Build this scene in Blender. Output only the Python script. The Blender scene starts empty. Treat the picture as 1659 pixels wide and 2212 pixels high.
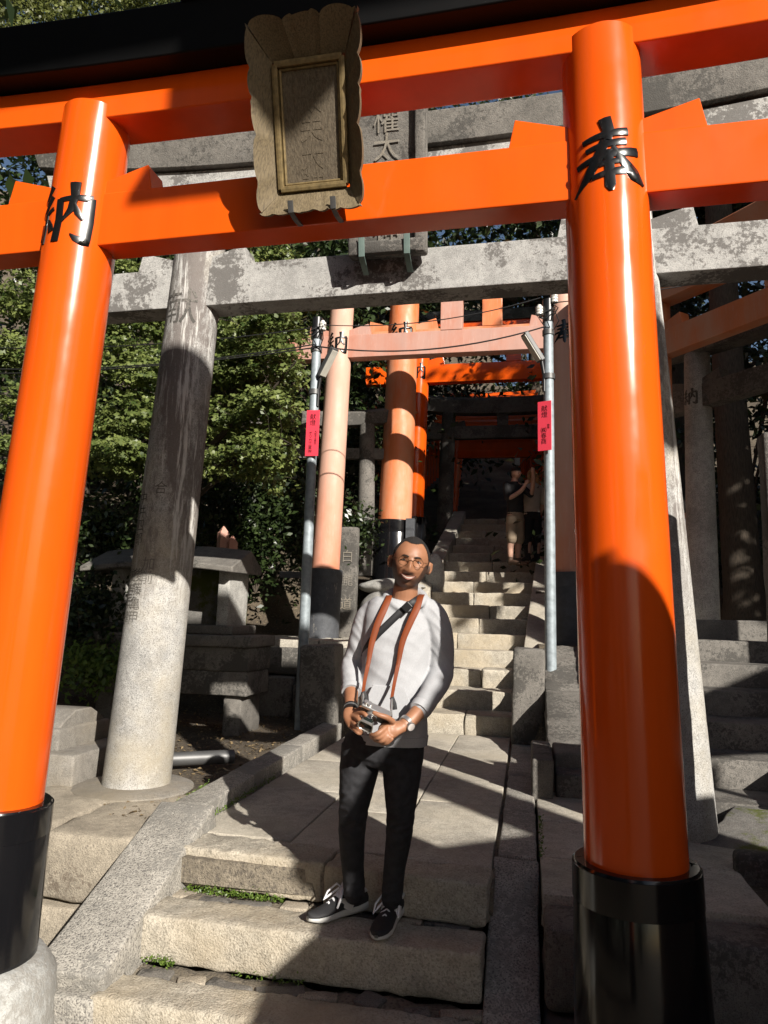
import bpy, bmesh, math, random
import numpy as np
from mathutils import Vector, Matrix, noise

SC = bpy.context.scene
COL = SC.collection
rad = math.radians

# ------------------------------------------------------------------ camera
CW, CH, CF = 1659.0, 2212.0, 1533.0          # measuring frame of the photograph, focal length in its pixels
YAW, PITCH, ROLL = rad(11.5), rad(8.65), rad(1.6)
CAM = Vector((0, 0, 1.2))                    # z = 0 is the paved landing
_f = Vector((-math.sin(YAW) * math.cos(PITCH), math.cos(YAW) * math.cos(PITCH), math.sin(PITCH)))
_r = Vector((math.cos(YAW), math.sin(YAW), 0))
_u = _r.cross(_f)
cR = math.cos(ROLL) * _r + math.sin(ROLL) * _u
cU = math.cos(ROLL) * _u - math.sin(ROLL) * _r
cF = _f
cd = bpy.data.cameras.new('camera')
cd.sensor_fit = 'VERTICAL'; cd.sensor_height = 24; cd.lens = 24 * CF / CH
cd.clip_start = 0.05; cd.clip_end = 600
cam = bpy.data.objects.new('camera', cd); COL.objects.link(cam)
m = Matrix((cR, cU, -cF)).transposed().to_4x4(); m.translation = CAM
cam.matrix_world = m
SC.camera = cam

# ------------------------------------------------------------------ light
AZ, EL = rad(40.5), rad(27)
sun_dir = Vector((-math.sin(AZ) * math.cos(EL), math.cos(AZ) * math.cos(EL), -math.sin(EL)))   # the way light travels
sl = bpy.data.lights.new('sun', 'SUN'); sl.energy = 5.0; sl.angle = rad(0.5); sl.color = (1.0, 0.94, 0.85)
so = bpy.data.objects.new('sun', sl); COL.objects.link(so)
so.rotation_euler = sun_dir.to_track_quat('-Z', 'Y').to_euler()
so.location = (6, -6, 12)
w = bpy.data.worlds.new('World'); SC.world = w; w.use_nodes = True
nt = w.node_tree
sky = nt.nodes.new('ShaderNodeTexSky'); sky.sky_type = 'NISHITA'; sky.sun_disc = False
sky.sun_elevation = EL; sky.sun_rotation = math.atan2(-sun_dir.x, -sun_dir.y)
bg = nt.nodes['Background']; bg.inputs[1].default_value = 0.05
nt.links.new(sky.outputs[0], bg.inputs[0])
vs = SC.view_settings
vs.view_transform = 'Standard'; vs.look = 'None'; vs.gamma = 1; vs.exposure = 0.76; vs.use_curve_mapping = False
SC.render.resolution_x = 768; SC.render.resolution_y = 1024
SC.cycles.max_bounces = 6

# ------------------------------------------------------------------ measuring helpers
def ray(x, y): return (x - CW / 2) / CF * cR - (y - CH / 2) / CF * cU + cF
def P(x, y, Y):
    d = ray(x, y); return CAM + d * ((Y - CAM.y) / d.y)
def G(x, y, z):
    d = ray(x, y); return CAM + d * ((z - CAM.z) / d.z)

# ------------------------------------------------------------------ materials
def newmat(name):
    m = bpy.data.materials.new(name); m.use_nodes = True
    return m, m.node_tree, m.node_tree.nodes['Principled BSDF']
def coords(nt, kind='Object', rand=True):
    tc = nt.nodes.new('ShaderNodeTexCoord')
    if not rand: return tc.outputs[kind]
    oi = nt.nodes.new('ShaderNodeObjectInfo')
    mu = nt.nodes.new('ShaderNodeMath'); mu.operation = 'MULTIPLY'; mu.inputs[1].default_value = 37.0
    ad = nt.nodes.new('ShaderNodeVectorMath'); ad.operation = 'ADD'
    nt.links.new(oi.outputs['Random'], mu.inputs[0]); nt.links.new(tc.outputs[kind], ad.inputs[0]); nt.links.new(mu.outputs[0], ad.inputs[1])
    return ad.outputs[0]
def noisen(nt, vec, scale, detail=4, rough=0.55, sc3=None):
    if sc3:
        mp = nt.nodes.new('ShaderNodeMapping'); mp.inputs['Scale'].default_value = sc3
        nt.links.new(vec, mp.inputs['Vector']); vec = mp.outputs[0]
    n = nt.nodes.new('ShaderNodeTexNoise'); n.inputs['Scale'].default_value = scale
    n.inputs['Detail'].default_value = detail; n.inputs['Roughness'].default_value = rough
    nt.links.new(vec, n.inputs['Vector']); return n.outputs['Fac']
def ramp(nt, fac, stops):
    r = nt.nodes.new('ShaderNodeValToRGB'); e = r.color_ramp.elements
    while len(e) < len(stops): e.new(0.5)
    for k, (p, c) in enumerate(stops):
        e[k].position = p; e[k].color = (c[0], c[1], c[2], 1) if not isinstance(c, (int, float)) else (c, c, c, 1)
    nt.links.new(fac, r.inputs[0]); return r.outputs[0]
def mix(nt, fac, a, b, mode='MIX'):
    n = nt.nodes.new('ShaderNodeMix'); n.data_type = 'RGBA'; n.blend_type = mode
    for sock, v in ((n.inputs[0], fac), (n.inputs[6], a), (n.inputs[7], b)):
        if isinstance(v, (int, float)): sock.default_value = v
        elif isinstance(v, (tuple, list)): sock.default_value = (*v[:3], 1)
        else: nt.links.new(v, sock)
    return n.outputs[2]
def bump(nt, bs, h, strength, dist=0.01):
    b = nt.nodes.new('ShaderNodeBump'); b.inputs['Strength'].default_value = strength; b.inputs['Distance'].default_value = dist
    nt.links.new(h, b.inputs['Height']); nt.links.new(b.outputs[0], bs.inputs['Normal'])

def m_plain(name, c, rough=0.6, metal=0, spec=None, var=0.12, scale=9, bmp=0):
    m, nt, bs = newmat(name); v = coords(nt)
    n = noisen(nt, v, scale, 5)
    lo = tuple(max(0, x * (1 - var)) for x in c); hi = tuple(min(1, x * (1 + var)) for x in c)
    nt.links.new(ramp(nt, n, [(0.3, lo), (0.7, hi)]), bs.inputs['Base Color'])
    bs.inputs['Roughness'].default_value = rough; bs.inputs['Metallic'].default_value = metal
    if spec is not None: bs.inputs['Specular IOR Level'].default_value = spec
    if bmp: bump(nt, bs, noisen(nt, v, scale * 12, 4), bmp, 0.004)
    return m
def m_paint(name, c, rough=0.16, wear=None, fade=0.0, zmask=None):
    """gloss paint with brush streaks along the height and faint waviness"""
    m, nt, bs = newmat(name); v = coords(nt)
    st = noisen(nt, v, 6, 4, 0.6, (1, 1, 0.08))
    col = ramp(nt, st, [(0.3, tuple(x * 0.9 for x in c)), (0.7, tuple(min(1, x * 1.06) for x in c))])
    if wear:
        f = ramp(nt, noisen(nt, v, 2.2, 6, 0.65, (1, 1, 0.35)), [(0.42, 0.0), (0.62, 1.0)])
        if zmask:
            sx = nt.nodes.new('ShaderNodeSeparateXYZ'); tcz = nt.nodes.new('ShaderNodeTexCoord'); nt.links.new(tcz.outputs['Object'], sx.inputs[0])
            mr = nt.nodes.new('ShaderNodeMapRange'); mr.inputs['From Min'].default_value = zmask[0]; mr.inputs['From Max'].default_value = zmask[1]; nt.links.new(sx.outputs[2], mr.inputs['Value'])
            f0 = ramp(nt, noisen(nt, v, 2.2, 6, 0.65, (1, 1, 0.5)), [(0.25, 0.2), (0.6, 1.0)])
            mu = nt.nodes.new('ShaderNodeMath'); mu.operation = 'MULTIPLY'; mu.use_clamp = True; nt.links.new(f0, mu.inputs[0]); nt.links.new(mr.outputs[0], mu.inputs[1]); f = mu.outputs[0]
        col = mix(nt, f, col, wear)
    if fade:
        f2 = ramp(nt, noisen(nt, v, 40, 5, 0.7, (1, 1, 0.1)), [(0.55, 0.0), (0.72, fade)])
        col = mix(nt, f2, col, (0.55, 0.42, 0.36))
    nt.links.new(col, bs.inputs['Base Color'])
    bs.inputs['Roughness'].default_value = rough
    rr = ramp(nt, noisen(nt, v, 4, 3), [(0.3, rough * 0.7), (0.7, rough * 1.5)])
    nt.links.new(rr, bs.inputs['Roughness'])
    bump(nt, bs, noisen(nt, v, 14, 3, 0.5, (1, 1, 0.15)), 0.10, 0.006)
    return m
def m_stone(name, light, dark, speck=0.5, bmp=0.6, stain=None, stain_lo=0.5, streak=False, rough=0.85, fine=190, warm=None, moss=None, sscale=3.2, zmask=None):
    m, nt, bs = newmat(name); v = coords(nt)
    big = noisen(nt, v, 2.2, 6, 0.6)
    col = ramp(nt, big, [(0.3, tuple(x * 0.62 for x in light)), (0.5, tuple(x * 0.92 for x in light)), (0.72, tuple(min(1, x * 1.06) for x in light))])
    col = mix(nt, ramp(nt, noisen(nt, v, 14, 6, 0.7), [(0.42, 0.38), (0.56, 0.0)]), col, tuple(x * .45 for x in light))
    sp = noisen(nt, v, fine, 2, 0.5)
    col = mix(nt, ramp(nt, sp, [(0.36, speck), (0.5, 0.0)]), col, dark)
    sp2 = noisen(nt, v, fine * 0.45, 2, 0.5)
    col = mix(nt, ramp(nt, sp2, [(0.60, 0.0), (0.72, speck * 0.6)]), col, tuple(min(1, x * 1.35) for x in light))
    if warm:
        col = mix(nt, ramp(nt, noisen(nt, v, 1.3, 5, 0.6), [(0.45, 0.0), (0.7, 0.75)]), col, warm)
    if stain:
        s = noisen(nt, v, sscale * .55 if not streak else 5.0, 5, 0.6, (1, 1, 0.16) if streak else None)
        s = mix(nt, .42, s, noisen(nt, v, 34, 5, 0.75, (1, 1, 0.45) if streak else None))
        f = ramp(nt, s, [(stain_lo, 0.0), (stain_lo + (.10 if streak else .035), 0.9)])
        if zmask:
            sx = nt.nodes.new('ShaderNodeSeparateXYZ'); tcz = nt.nodes.new('ShaderNodeTexCoord'); nt.links.new(tcz.outputs['Object'], sx.inputs[0])
            mr = nt.nodes.new('ShaderNodeMapRange'); mr.inputs['From Min'].default_value = zmask[0]; mr.inputs['From Max'].default_value = zmask[1]; nt.links.new(sx.outputs[2], mr.inputs['Value'])
            mu = nt.nodes.new('ShaderNodeMath'); mu.operation = 'MULTIPLY'; nt.links.new(f, mu.inputs[0]); nt.links.new(mr.outputs[0], mu.inputs[1]); f = mu.outputs[0]
            wf = ramp(nt, noisen(nt, v, 9.0, 8, 0.75, (1, 1, 0.07)), [(0.54, 0.0), (0.60, 0.85)])
            col = mix(nt, f, col, stain); mw = nt.nodes.new('ShaderNodeMath'); mw.operation = 'MULTIPLY'; nt.links.new(wf, mw.inputs[0]); nt.links.new(mr.outputs[0], mw.inputs[1])
            col = mix(nt, mw.outputs[0], col, (0.60, 0.59, 0.56))
        else: col = mix(nt, f, col, stain)
    if moss:
        f = ramp(nt, noisen(nt, v, 1.6, 8, 0.7), [(0.52, 0.0), (0.58, 0.95)])
        col = mix(nt, f, col, moss)
    nt.links.new(col, bs.inputs['Base Color'])
    bs.inputs['Roughness'].default_value = rough; bs.inputs['Specular IOR Level'].default_value = 0.3
    h1 = noisen(nt, v, 22, 6, 0.65); h2 = noisen(nt, v, 120, 3, 0.6)
    bump(nt, bs, mix(nt, 0.45, h1, h2), bmp, 0.012)
    return m
def m_wood(name, c1, c2, rough=0.75, axis=(14, 14, 0.7), bmp=0.5):
    m, nt, bs = newmat(name); v = coords(nt)
    g = noisen(nt, v, 9, 7, 0.65, axis)
    nt.links.new(ramp(nt, g, [(0.32, c2), (0.6, c1)]), bs.inputs['Base Color'])
    bs.inputs['Roughness'].default_value = rough
    bump(nt, bs, g, bmp, 0.006)
    return m
def m_leaf(name, c1, c2, trans=0.35, rough=0.45):
    m, nt, bs = newmat(name)
    at = nt.nodes.new('ShaderNodeAttribute'); at.attribute_name = 'tone'
    col = ramp(nt, at.outputs['Fac'], [(0.0, c1), (1.0, c2)])
    nt.links.new(col, bs.inputs['Base Color']); bs.inputs['Roughness'].default_value = rough
    tr = nt.nodes.new('ShaderNodeBsdfTranslucent'); nt.links.new(col, tr.inputs['Color'])
    mx = nt.nodes.new('ShaderNodeMixShader'); mx.inputs[0].default_value = trans
    nt.links.new(bs.outputs[0], mx.inputs[1]); nt.links.new(tr.outputs[0], mx.inputs[2])
    nt.links.new(mx.outputs[0], nt.nodes['Material Output'].inputs['Surface'])
    return m

M = {}
M['verm'] = m_paint('vermilion_paint', (0.70, 0.088, 0.005), 0.16)
M['verm2'] = m_paint('weathered_vermilion', (0.60, 0.17, 0.055), 0.5, wear=(0.56, 0.25, 0.14), fade=0.25)
M['pink'] = m_paint('faded_vermilion', (0.58, 0.345, 0.26), 0.65, wear=(0.56, 0.20, 0.11), fade=0.4, zmask=(2.6, 1.0))
M['pinkbeam'] = m_paint('faded_beam_paint', (0.44, 0.25, 0.20), 0.6, wear=(0.44, 0.19, 0.13), fade=0.35)
M['black'] = m_paint('black_gloss_paint', (0.006, 0.006, 0.007), 0.14)
M['blackroof'] = m_plain('black_metal_roof', (0.0028, 0.0028, 0.003), 0.5, spec=0.15)
M['blackworn'] = m_stone('worn_black_paint', (0.085, 0.09, 0.10), (0.03, 0.03, 0.03), 0.4, 0.5, stain=(0.34, 0.31, 0.27), stain_lo=0.60, streak=True, rough=0.6)
M['ink'] = m_paint('black_lettering_paint', (0.006, 0.006, 0.006), 0.2)
M['granite'] = m_stone('grey_granite', (0.46, 0.45, 0.42), (0.10, 0.10, 0.10), 0.75, 0.45, fine=150)
M['granite_stain'] = m_stone('lichen_stained_granite', (0.44, 0.43, 0.41), (0.10, 0.10, 0.10), 0.6, 0.5, stain=(0.12, 0.112, 0.105), stain_lo=0.497, sscale=5.0)
M['granite_pillar'] = m_stone('streaked_granite', (0.46, 0.45, 0.43), (0.09, 0.09, 0.09), 0.7, 0.45, stain=(0.15, 0.13, 0.12), stain_lo=0.44, streak=True, zmask=(1.1, 2.0), warm=(0.36, 0.31, 0.22), fine=150)
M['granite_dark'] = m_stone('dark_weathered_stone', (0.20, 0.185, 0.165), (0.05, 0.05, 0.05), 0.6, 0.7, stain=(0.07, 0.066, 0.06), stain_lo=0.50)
M['step'] = m_stone('warm_granite_step', (0.50, 0.455, 0.375), (0.15, 0.135, 0.11), 0.6, 1.3, warm=(0.42, 0.345, 0.235), fine=105)
M['paving'] = m_stone('worn_granite_paving', (0.53, 0.49, 0.415), (0.20, 0.18, 0.155), 0.6, 0.8, warm=(0.43, 0.385, 0.30), fine=110)
M['kerb'] = m_stone('speckled_granite_kerb', (0.42, 0.395, 0.35), (0.10, 0.095, 0.09), 0.85, 1.3, fine=120, stain=(0.22, 0.21, 0.19), stain_lo=0.52)
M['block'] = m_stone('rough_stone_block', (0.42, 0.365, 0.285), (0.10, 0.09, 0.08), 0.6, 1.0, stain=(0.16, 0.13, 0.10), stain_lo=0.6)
M['rubble'] = m_stone('rubble_mortar', (0.25, 0.215, 0.165), (0.08, 0.07, 0.06), 0.7, 1.4, fine=60)
M['moss_stone'] = m_stone('mossy_concrete', (0.20, 0.19, 0.175), (0.06, 0.06, 0.06), 0.6, 0.8, moss=(0.075, 0.09, 0.012))
M['white_stone'] = m_stone('whitewashed_stone', (0.46, 0.46, 0.44), (0.2, 0.2, 0.2), 0.3, 0.9, stain=(0.26, 0.25, 0.23), stain_lo=0.51)
M['pole'] = m_plain('galvanised_steel', (0.27, 0.31, 0.335), 0.55, 0.2, var=0.25, scale=14)
M['steel'] = m_plain('dull_steel', (0.11, 0.11, 0.11), 0.5, 0.5)
M['granite_mid'] = m_stone('grey_brown_stone', (0.27, 0.25, 0.22), (0.08, 0.075, 0.07), 0.6, 0.7, warm=(0.24, 0.20, 0.14), fine=170)
M['verdigris'] = m_plain('verdigris_bronze', (0.16, 0.22, 0.20), 0.6, 0.3)
M['porcelain'] = m_plain('porcelain', (0.62, 0.60, 0.55), 0.25)
M['lampglass'] = m_plain('frosted_lamp_cover', (0.50, 0.48, 0.42), 0.4)
M['red'] = m_plain('red_sign_paint', (0.66, 0.045, 0.075), 0.45, var=0.05)
M['wire'] = m_plain('black_cable', (0.012, 0.012, 0.012), 0.5)
M['oldwood'] = m_wood('weathered_cedar', (0.125, 0.098, 0.064), (0.06, 0.045, 0.028))
M['oldwood2'] = m_wood('carved_cedar', (0.165, 0.125, 0.068), (0.072, 0.052, 0.028), axis=(20, 20, 1.2))
M['brass'] = m_plain('old_brass', (0.20, 0.145, 0.065), 0.55, 0.35, var=0.35, scale=40)
M['bark'] = m_wood('bark', (0.075, 0.058, 0.042), (0.025, 0.02, 0.015), 0.95, (10, 10, 1.2), 1.0)
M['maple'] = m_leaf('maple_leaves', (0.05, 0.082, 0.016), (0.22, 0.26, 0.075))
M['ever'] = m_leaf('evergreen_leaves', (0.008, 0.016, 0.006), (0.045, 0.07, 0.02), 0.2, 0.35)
M['bright'] = m_leaf('lit_canopy_leaves', (0.045, 0.06, 0.012), (0.20, 0.22, 0.06), 0.4)
M['weed'] = m_leaf('weeds', (0.06, 0.11, 0.015), (0.16, 0.24, 0.04), 0.3)
M['litter'] = m_leaf('fallen_leaves', (0.09, 0.06, 0.03), (0.26, 0.19, 0.10), 0.1, 0.7)
M['skin'] = None
M['denim'] = m_plain('black_denim', (0.026, 0.026, 0.029), 0.85, spec=0.25, var=0.25, scale=30, bmp=0.25)
M['strap'] = m_plain('tan_leather_strap', (0.17, 0.038, 0.010), 0.6, spec=0.3)
M['web'] = m_plain('black_webbing', (0.012, 0.012, 0.014), 0.6)
M['silver'] = m_plain('silver_metal', (0.55, 0.54, 0.52), 0.28, 0.85)
M['lensglass'] = m_plain('dark_glass', (0.01, 0.014, 0.012), 0.06)
M['blackplastic'] = m_plain('black_plastic', (0.012, 0.012, 0.013), 0.35)
M['shoe'] = m_plain('black_shoe_mesh', (0.018, 0.018, 0.020), 0.7, bmp=0.4, scale=40)
M['shoewhite'] = m_plain('white_shoe_leather', (0.62, 0.61, 0.60), 0.5, var=0.05)
M['sole'] = m_plain('grey_foam_sole', (0.5, 0.5, 0.48), 0.6, var=0.06)
M['lace'] = m_plain('white_laces', (0.72, 0.72, 0.74), 0.7, var=0.05)
M['hair'] = m_plain('short_black_hair', (0.010, 0.008, 0.007), 0.8, bmp=1.0, scale=60)
M['brow'] = m_plain('dark_brows', (0.02, 0.013, 0.01), 0.8)
M['eyewhite'] = m_plain('eye_white', (0.55, 0.5, 0.47), 0.3)
M['eyedark'] = m_plain('dark_iris', (0.012, 0.008, 0.006), 0.15)
M['teeth'] = m_plain('teeth', (0.6, 0.55, 0.48), 0.3)
M['lip_low'] = m_plain('lower_lip', (0.33, 0.135, 0.105), 0.45)
M['lip'] = m_plain('lips', (0.20, 0.075, 0.055), 0.5)
M['mouthdark'] = m_plain('mouth_shadow', (0.06, 0.02, 0.018), 0.6)
M['gilt'] = m_plain('brown_metal_frames', (0.16, 0.10, 0.05), 0.3, 0.8)
M['khaki'] = m_plain('khaki_cotton', (0.26, 0.20, 0.14), 0.8)
M['darkcloth'] = m_plain('black_cotton', (0.014, 0.014, 0.016), 0.85)
M['palecloth'] = m_plain('cream_cotton', (0.5, 0.45, 0.38), 0.8)
M['greycloth'] = m_plain('grey_cotton', (0.10, 0.105, 0.115), 0.8)
M['blond'] = m_plain('long_fair_hair', (0.34, 0.2, 0.08), 0.5, var=0.5, scale=30)
M['brownboot'] = m_plain('brown_boots', (0.10, 0.06, 0.04), 0.6)
M['paleskin'] = m_plain('fair_skin', (0.50, 0.30, 0.22), 0.55)
M['redcloth'] = m_plain('red_cloth', (0.5, 0.02, 0.03), 0.8)

# hoodie: heathered pale grey
m, nt, bs = newmat('heather_grey_jersey'); v = coords(nt)
nt.links.new(ramp(nt, noisen(nt, v, 260, 4, 0.8, (1, 1, 0.5)), [(0.3, (0.31, 0.315, 0.33)), (0.7, (0.39, 0.395, 0.41))]), bs.inputs['Base Color'])
bs.inputs['Roughness'].default_value = 0.9; bs.inputs['Specular IOR Level'].default_value = 0.15
bump(nt, bs, noisen(nt, v, 300, 3, 0.6), 0.15, 0.003); M['jersey'] = m
# skin with a beard tone carried per vertex
m, nt, bs = newmat('brown_skin'); v = coords(nt)
at = nt.nodes.new('ShaderNodeAttribute'); at.attribute_name = 'beard'
sk = ramp(nt, noisen(nt, v, 16, 5), [(0.3, (0.25, 0.112, 0.058)), (0.7, (0.32, 0.15, 0.082))])
fz = ramp(nt, noisen(nt, v, 420, 2), [(0.3, 0.84), (0.7, 1.0)])
mm = nt.nodes.new('ShaderNodeMath'); mm.operation = 'MULTIPLY'; nt.links.new(at.outputs['Fac'], mm.inputs[0]); nt.links.new(fz, mm.inputs[1])
nt.links.new(mix(nt, mm.outputs[0], sk, (0.04, 0.024, 0.018)), bs.inputs['Base Color'])
bs.inputs['Roughness'].default_value = 0.5; bs.inputs['Subsurface Weight'].default_value = 0.0; bs.inputs['Subsurface Radius'].default_value = (0.01, 0.004, 0.002)
M['skin'] = m
# soil
m, nt, bs = newmat('forest_soil'); v = coords(nt, rand=False)
c = ramp(nt, noisen(nt, v, 1.2, 8, 0.65), [(0.3, (0.045, 0.034, 0.024)), (0.5, (0.085, 0.066, 0.045)), (0.7, (0.16, 0.13, 0.09))])
c = mix(nt, ramp(nt, noisen(nt, v, 45, 3), [(0.58, 0.0), (0.66, 0.8)]), c, (0.22, 0.17, 0.10))
nt.links.new(c, bs.inputs['Base Color']); bs.inputs['Roughness'].default_value = 0.95
bump(nt, bs, noisen(nt, v, 30, 6, 0.7), 0.9, 0.03); M['soil'] = m

# ------------------------------------------------------------------ mesh builder
class MB:
    def __init__(s): s.v = []; s.f = []
    def add(s, vs, fs):
        b = len(s.v); s.v += [Vector(p) for p in vs]; s.f += [tuple(i + b for i in f) for f in fs]
        return s
    def box(s, c, h, rz=0, tilt=None):
        c = Vector(c); R = Matrix.Rotation(rz, 3, 'Z')
        if tilt is not None: R = R @ tilt
        vs = [c + R @ Vector((x * h[0], y * h[1], z * h[2])) for x in (-1, 1) for y in (-1, 1) for z in (-1, 1)]
        return s.add(vs, [(0, 1, 3, 2), (4, 6, 7, 5), (0, 4, 5, 1), (2, 3, 7, 6), (0, 2, 6, 4), (1, 5, 7, 3)])
    def tube(s, pts, rr, n=16, ref=(1, 0, 0), cap=True, power=2.0):
        pts = [Vector(p) for p in pts]; ref = Vector(ref); vs = []; fs = []
        N = len(pts)
        for i, p in enumerate(pts):
            t = (pts[min(i + 1, N - 1)] - pts[max(i - 1, 0)]).normalized()
            a = ref - t * ref.dot(t)
            if a.length < 1e-4: a = Vector((0, 1, 0)) - t * t.y
            a.normalize(); b = t.cross(a)
            r = rr[i] if isinstance(rr, list) else rr
            ra, rb = r if isinstance(r, (list, tuple)) else (r, r)
            for k in range(n):
                q = 2 * math.pi * k / n; cx, sy = math.cos(q), math.sin(q)
                if power != 2.0:
                    cx = math.copysign(abs(cx) ** (2 / power), cx); sy = math.copysign(abs(sy) ** (2 / power), sy)
                vs.append(p + a * (ra * cx) + b * (rb * sy))
        for i in range(N - 1):
            for k in range(n):
                fs.append((i * n + k, i * n + (k + 1) % n, (i + 1) * n + (k + 1) % n, (i + 1) * n + k))
        if cap: fs.append(tuple(range(n))[::-1]); fs.append(tuple((N - 1) * n + k for k in range(n)))
        return s.add(vs, fs)
    def lathe(s, c, prof, n=32):
        return s.tube([Vector(c) + Vector((0, 0, z)) for r, z in prof], [max(r, 1e-4) for r, z in prof], n)
    def prism(s, poly, o, ax, ay, depth):
        """polygon (u,v) in the plane o+u*ax+v*ay, pushed by the vector depth"""
        o, ax, ay, depth = map(Vector, (o, ax, ay, depth)); n = len(poly)
        a = [o + ax * u + ay * v for u, v in poly]; b = [p + depth for p in a]
        return s.add(a + b, [tuple(range(n))[::-1], tuple(range(n, 2 * n))] + [(i, (i + 1) % n, n + (i + 1) % n, n + i) for i in range(n)])
    def ball(s, c, r, n=12, mrow=8):
        c = Vector(c); r = Vector(r) if not isinstance(r, (int, float)) else Vector((r, r, r))
        pr = [(math.sin(math.pi * i / mrow), -math.cos(math.pi * i / mrow)) for i in range(mrow + 1)]
        vs = []; fs = []
        for (q, z) in pr:
            for k in range(n):
                a = 2 * math.pi * k / n; vs.append(c + Vector((r.x * max(q, 1e-3) * math.cos(a), r.y * max(q, 1e-3) * math.sin(a), r.z * z)))
        for i in range(mrow):
            for k in range(n): fs.append((i * n + k, i * n + (k + 1) % n, (i + 1) * n + (k + 1) % n, (i + 1) * n + k))
        return s.add(vs, fs)
    def rough(s, c, h, r=0.02, cell=0.12, amp=0.006, seed=0, rz=0, tilt=None, freq=7.0):
        """stone block: rounded arrises, uneven faces"""
        c = Vector(c); h = Vector(h); r = min(r, min(h) * 0.6)
        R = Matrix.Rotation(rz, 3, 'Z')
        if tilt is not None: R = R @ tilt
        def axis(H):
            n = max(1, int(round(2 * (H - r) / cell)))
            return [-H, -H + r * 0.35] + [-H + r + 2 * (H - r) * i / n for i in range(n + 1)] + [H - r * 0.35, H]
        ax = [axis(h[i]) for i in range(3)]
        idx = {}; vs = []; fs = []
        def vid(p):
            key = (round(p[0], 5), round(p[1], 5), round(p[2], 5))
            if key not in idx:
                q = Vector(p); inn = Vector([max(-h[i] + r, min(h[i] - r, q[i])) for i in range(3)])
                d = q - inn
                if d.length > 1e-7: q = inn + d.normalized() * r
                nrm = d.normalized() if d.length > 1e-7 else Vector((0, 0, 1))
                w_ = R @ q + c
                nn = noise.noise(w_ * freq + Vector((seed * 3.1, seed * 1.7, 0))) + 0.5 * noise.noise(w_ * freq * 2.7 + Vector((0, seed, seed)))
                idx[key] = len(vs); vs.append(w_ + R @ nrm * nn * amp)
            return idx[key]
        for d in range(3):
            e, g = [(1, 2), (2, 0), (0, 1)][d]
            for sg in (-1, 1):
                for i in range(len(ax[e]) - 1):
                    for j in range(len(ax[g]) - 1):
                        q = []
                        for (ii, jj) in ((i, j), (i + 1, j), (i + 1, j + 1), (i, j + 1)):
                            p = [0, 0, 0]; p[d] = sg * h[d]; p[e] = ax[e][ii]; p[g] = ax[g][jj]; q.append(vid(p))
                        fs.append(tuple(q) if sg > 0 else tuple(q[::-1]))
        return s.add(vs, fs)
    def beam(s, x0, x1, sec, curve=lambda x: 0, n=24, slant=0.0):
        """profile sec [(y,z)] swept along x, lifted by curve(x); slanted end cuts"""
        zm = sum(z for y, z in sec) / len(sec); k = len(sec); vs = []; fs = []
        for i in range(n + 1):
            t = i / n
            for (y, z) in sec:
                a = x0 - slant * (z - zm); b = x1 + slant * (z - zm)
                x = a + (b - a) * t; vs.append((x, y, z + curve(x)))
        for i in range(n):
            for j in range(k): fs.append((i * k + j, i * k + (j + 1) % k, (i + 1) * k + (j + 1) % k, (i + 1) * k + j))
        fs.append(tuple(range(k))[::-1]); fs.append(tuple(n * k + j for j in range(k)))
        return s.add(vs, fs)

def finish(me, smooth):
    bm = bmesh.new(); bm.from_mesh(me); bmesh.ops.recalc_face_normals(bm, faces=bm.faces); bm.to_mesh(me); bm.free()
    if smooth:
        for p in me.polygons: p.use_smooth = True
        me.set_sharp_from_angle(angle=rad(smooth if smooth > 1 else 40))
def tag(o, label=None, cat=None, group=None, kind=None):
    if label: o['label'] = label
    if cat: o['category'] = cat
    if group: o['group'] = group
    if kind: o['kind'] = kind
    return o
def obj(name, mb, mat, parent=None, smooth=0, bevel=0):
    vs = mb.v
    if parent is None:
        xs = [p.x for p in vs]; ys = [p.y for p in vs]; zs = [p.z for p in vs]
        o0 = Vector(((min(xs) + max(xs)) / 2, (min(ys) + max(ys)) / 2, min(zs)))
    else: o0 = WORLD[parent.name]
    me = bpy.data.meshes.new(name)
    me.from_pydata([p - o0 for p in vs], [], mb.f); me.materials.append(M[mat] if isinstance(mat, str) else mat)
    finish(me, smooth)
    o = bpy.data.objects.new(name, me); COL.objects.link(o)
    if parent is None: o.location = o0
    else: o.parent = parent
    WORLD[o.name] = o0
    if bevel:
        bv = o.modifiers.new('bevel', 'BEVEL'); bv.width = bevel; bv.segments = 2; bv.limit_method = 'ANGLE'; bv.angle_limit = rad(50)
    return o
WORLD = {}
def thing(name, label, cat, loc, group=None):
    o = bpy.data.objects.new(name, None); COL.objects.link(o); o.location = loc; o.empty_display_size = 0.1
    WORLD[o.name] = Vector(loc); return tag(o, label, cat, group)
def struct(name, mb, mat, smooth=0): return tag(obj(name, mb, mat, None, smooth), kind='structure')

# lettering -----------------------------------------------------------------
def text_mb(body, size, vertical=False, spacing=1.0):
    """flat glyphs as (x,y) triangles, centred; returns points and faces"""
    cv = bpy.data.curves.new('t', 'FONT'); cv.body = '\n'.join(body) if vertical else body
    cv.size = size; cv.align_x = 'CENTER'; cv.space_line = spacing; cv.resolution_u = 3
    o = bpy.data.objects.new('t', cv); COL.objects.link(o)
    dg = bpy.context.evaluated_depsgraph_get(); me = o.evaluated_get(dg).to_mesh()
    vs = [Vector(v.co) for v in me.vertices]; fs = [tuple(p.vertices) for p in me.polygons]
    o.evaluated_get(dg).to_mesh_clear(); bpy.data.objects.remove(o); bpy.data.curves.remove(cv)
    if vs:
        cy = (min(p.y for p in vs) + max(p.y for p in vs)) / 2; cx = (min(p.x for p in vs) + max(p.x for p in vs)) / 2
        vs = [Vector((p.x - cx, p.y - cy, 0)) for p in vs]
    return vs, fs
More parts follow.
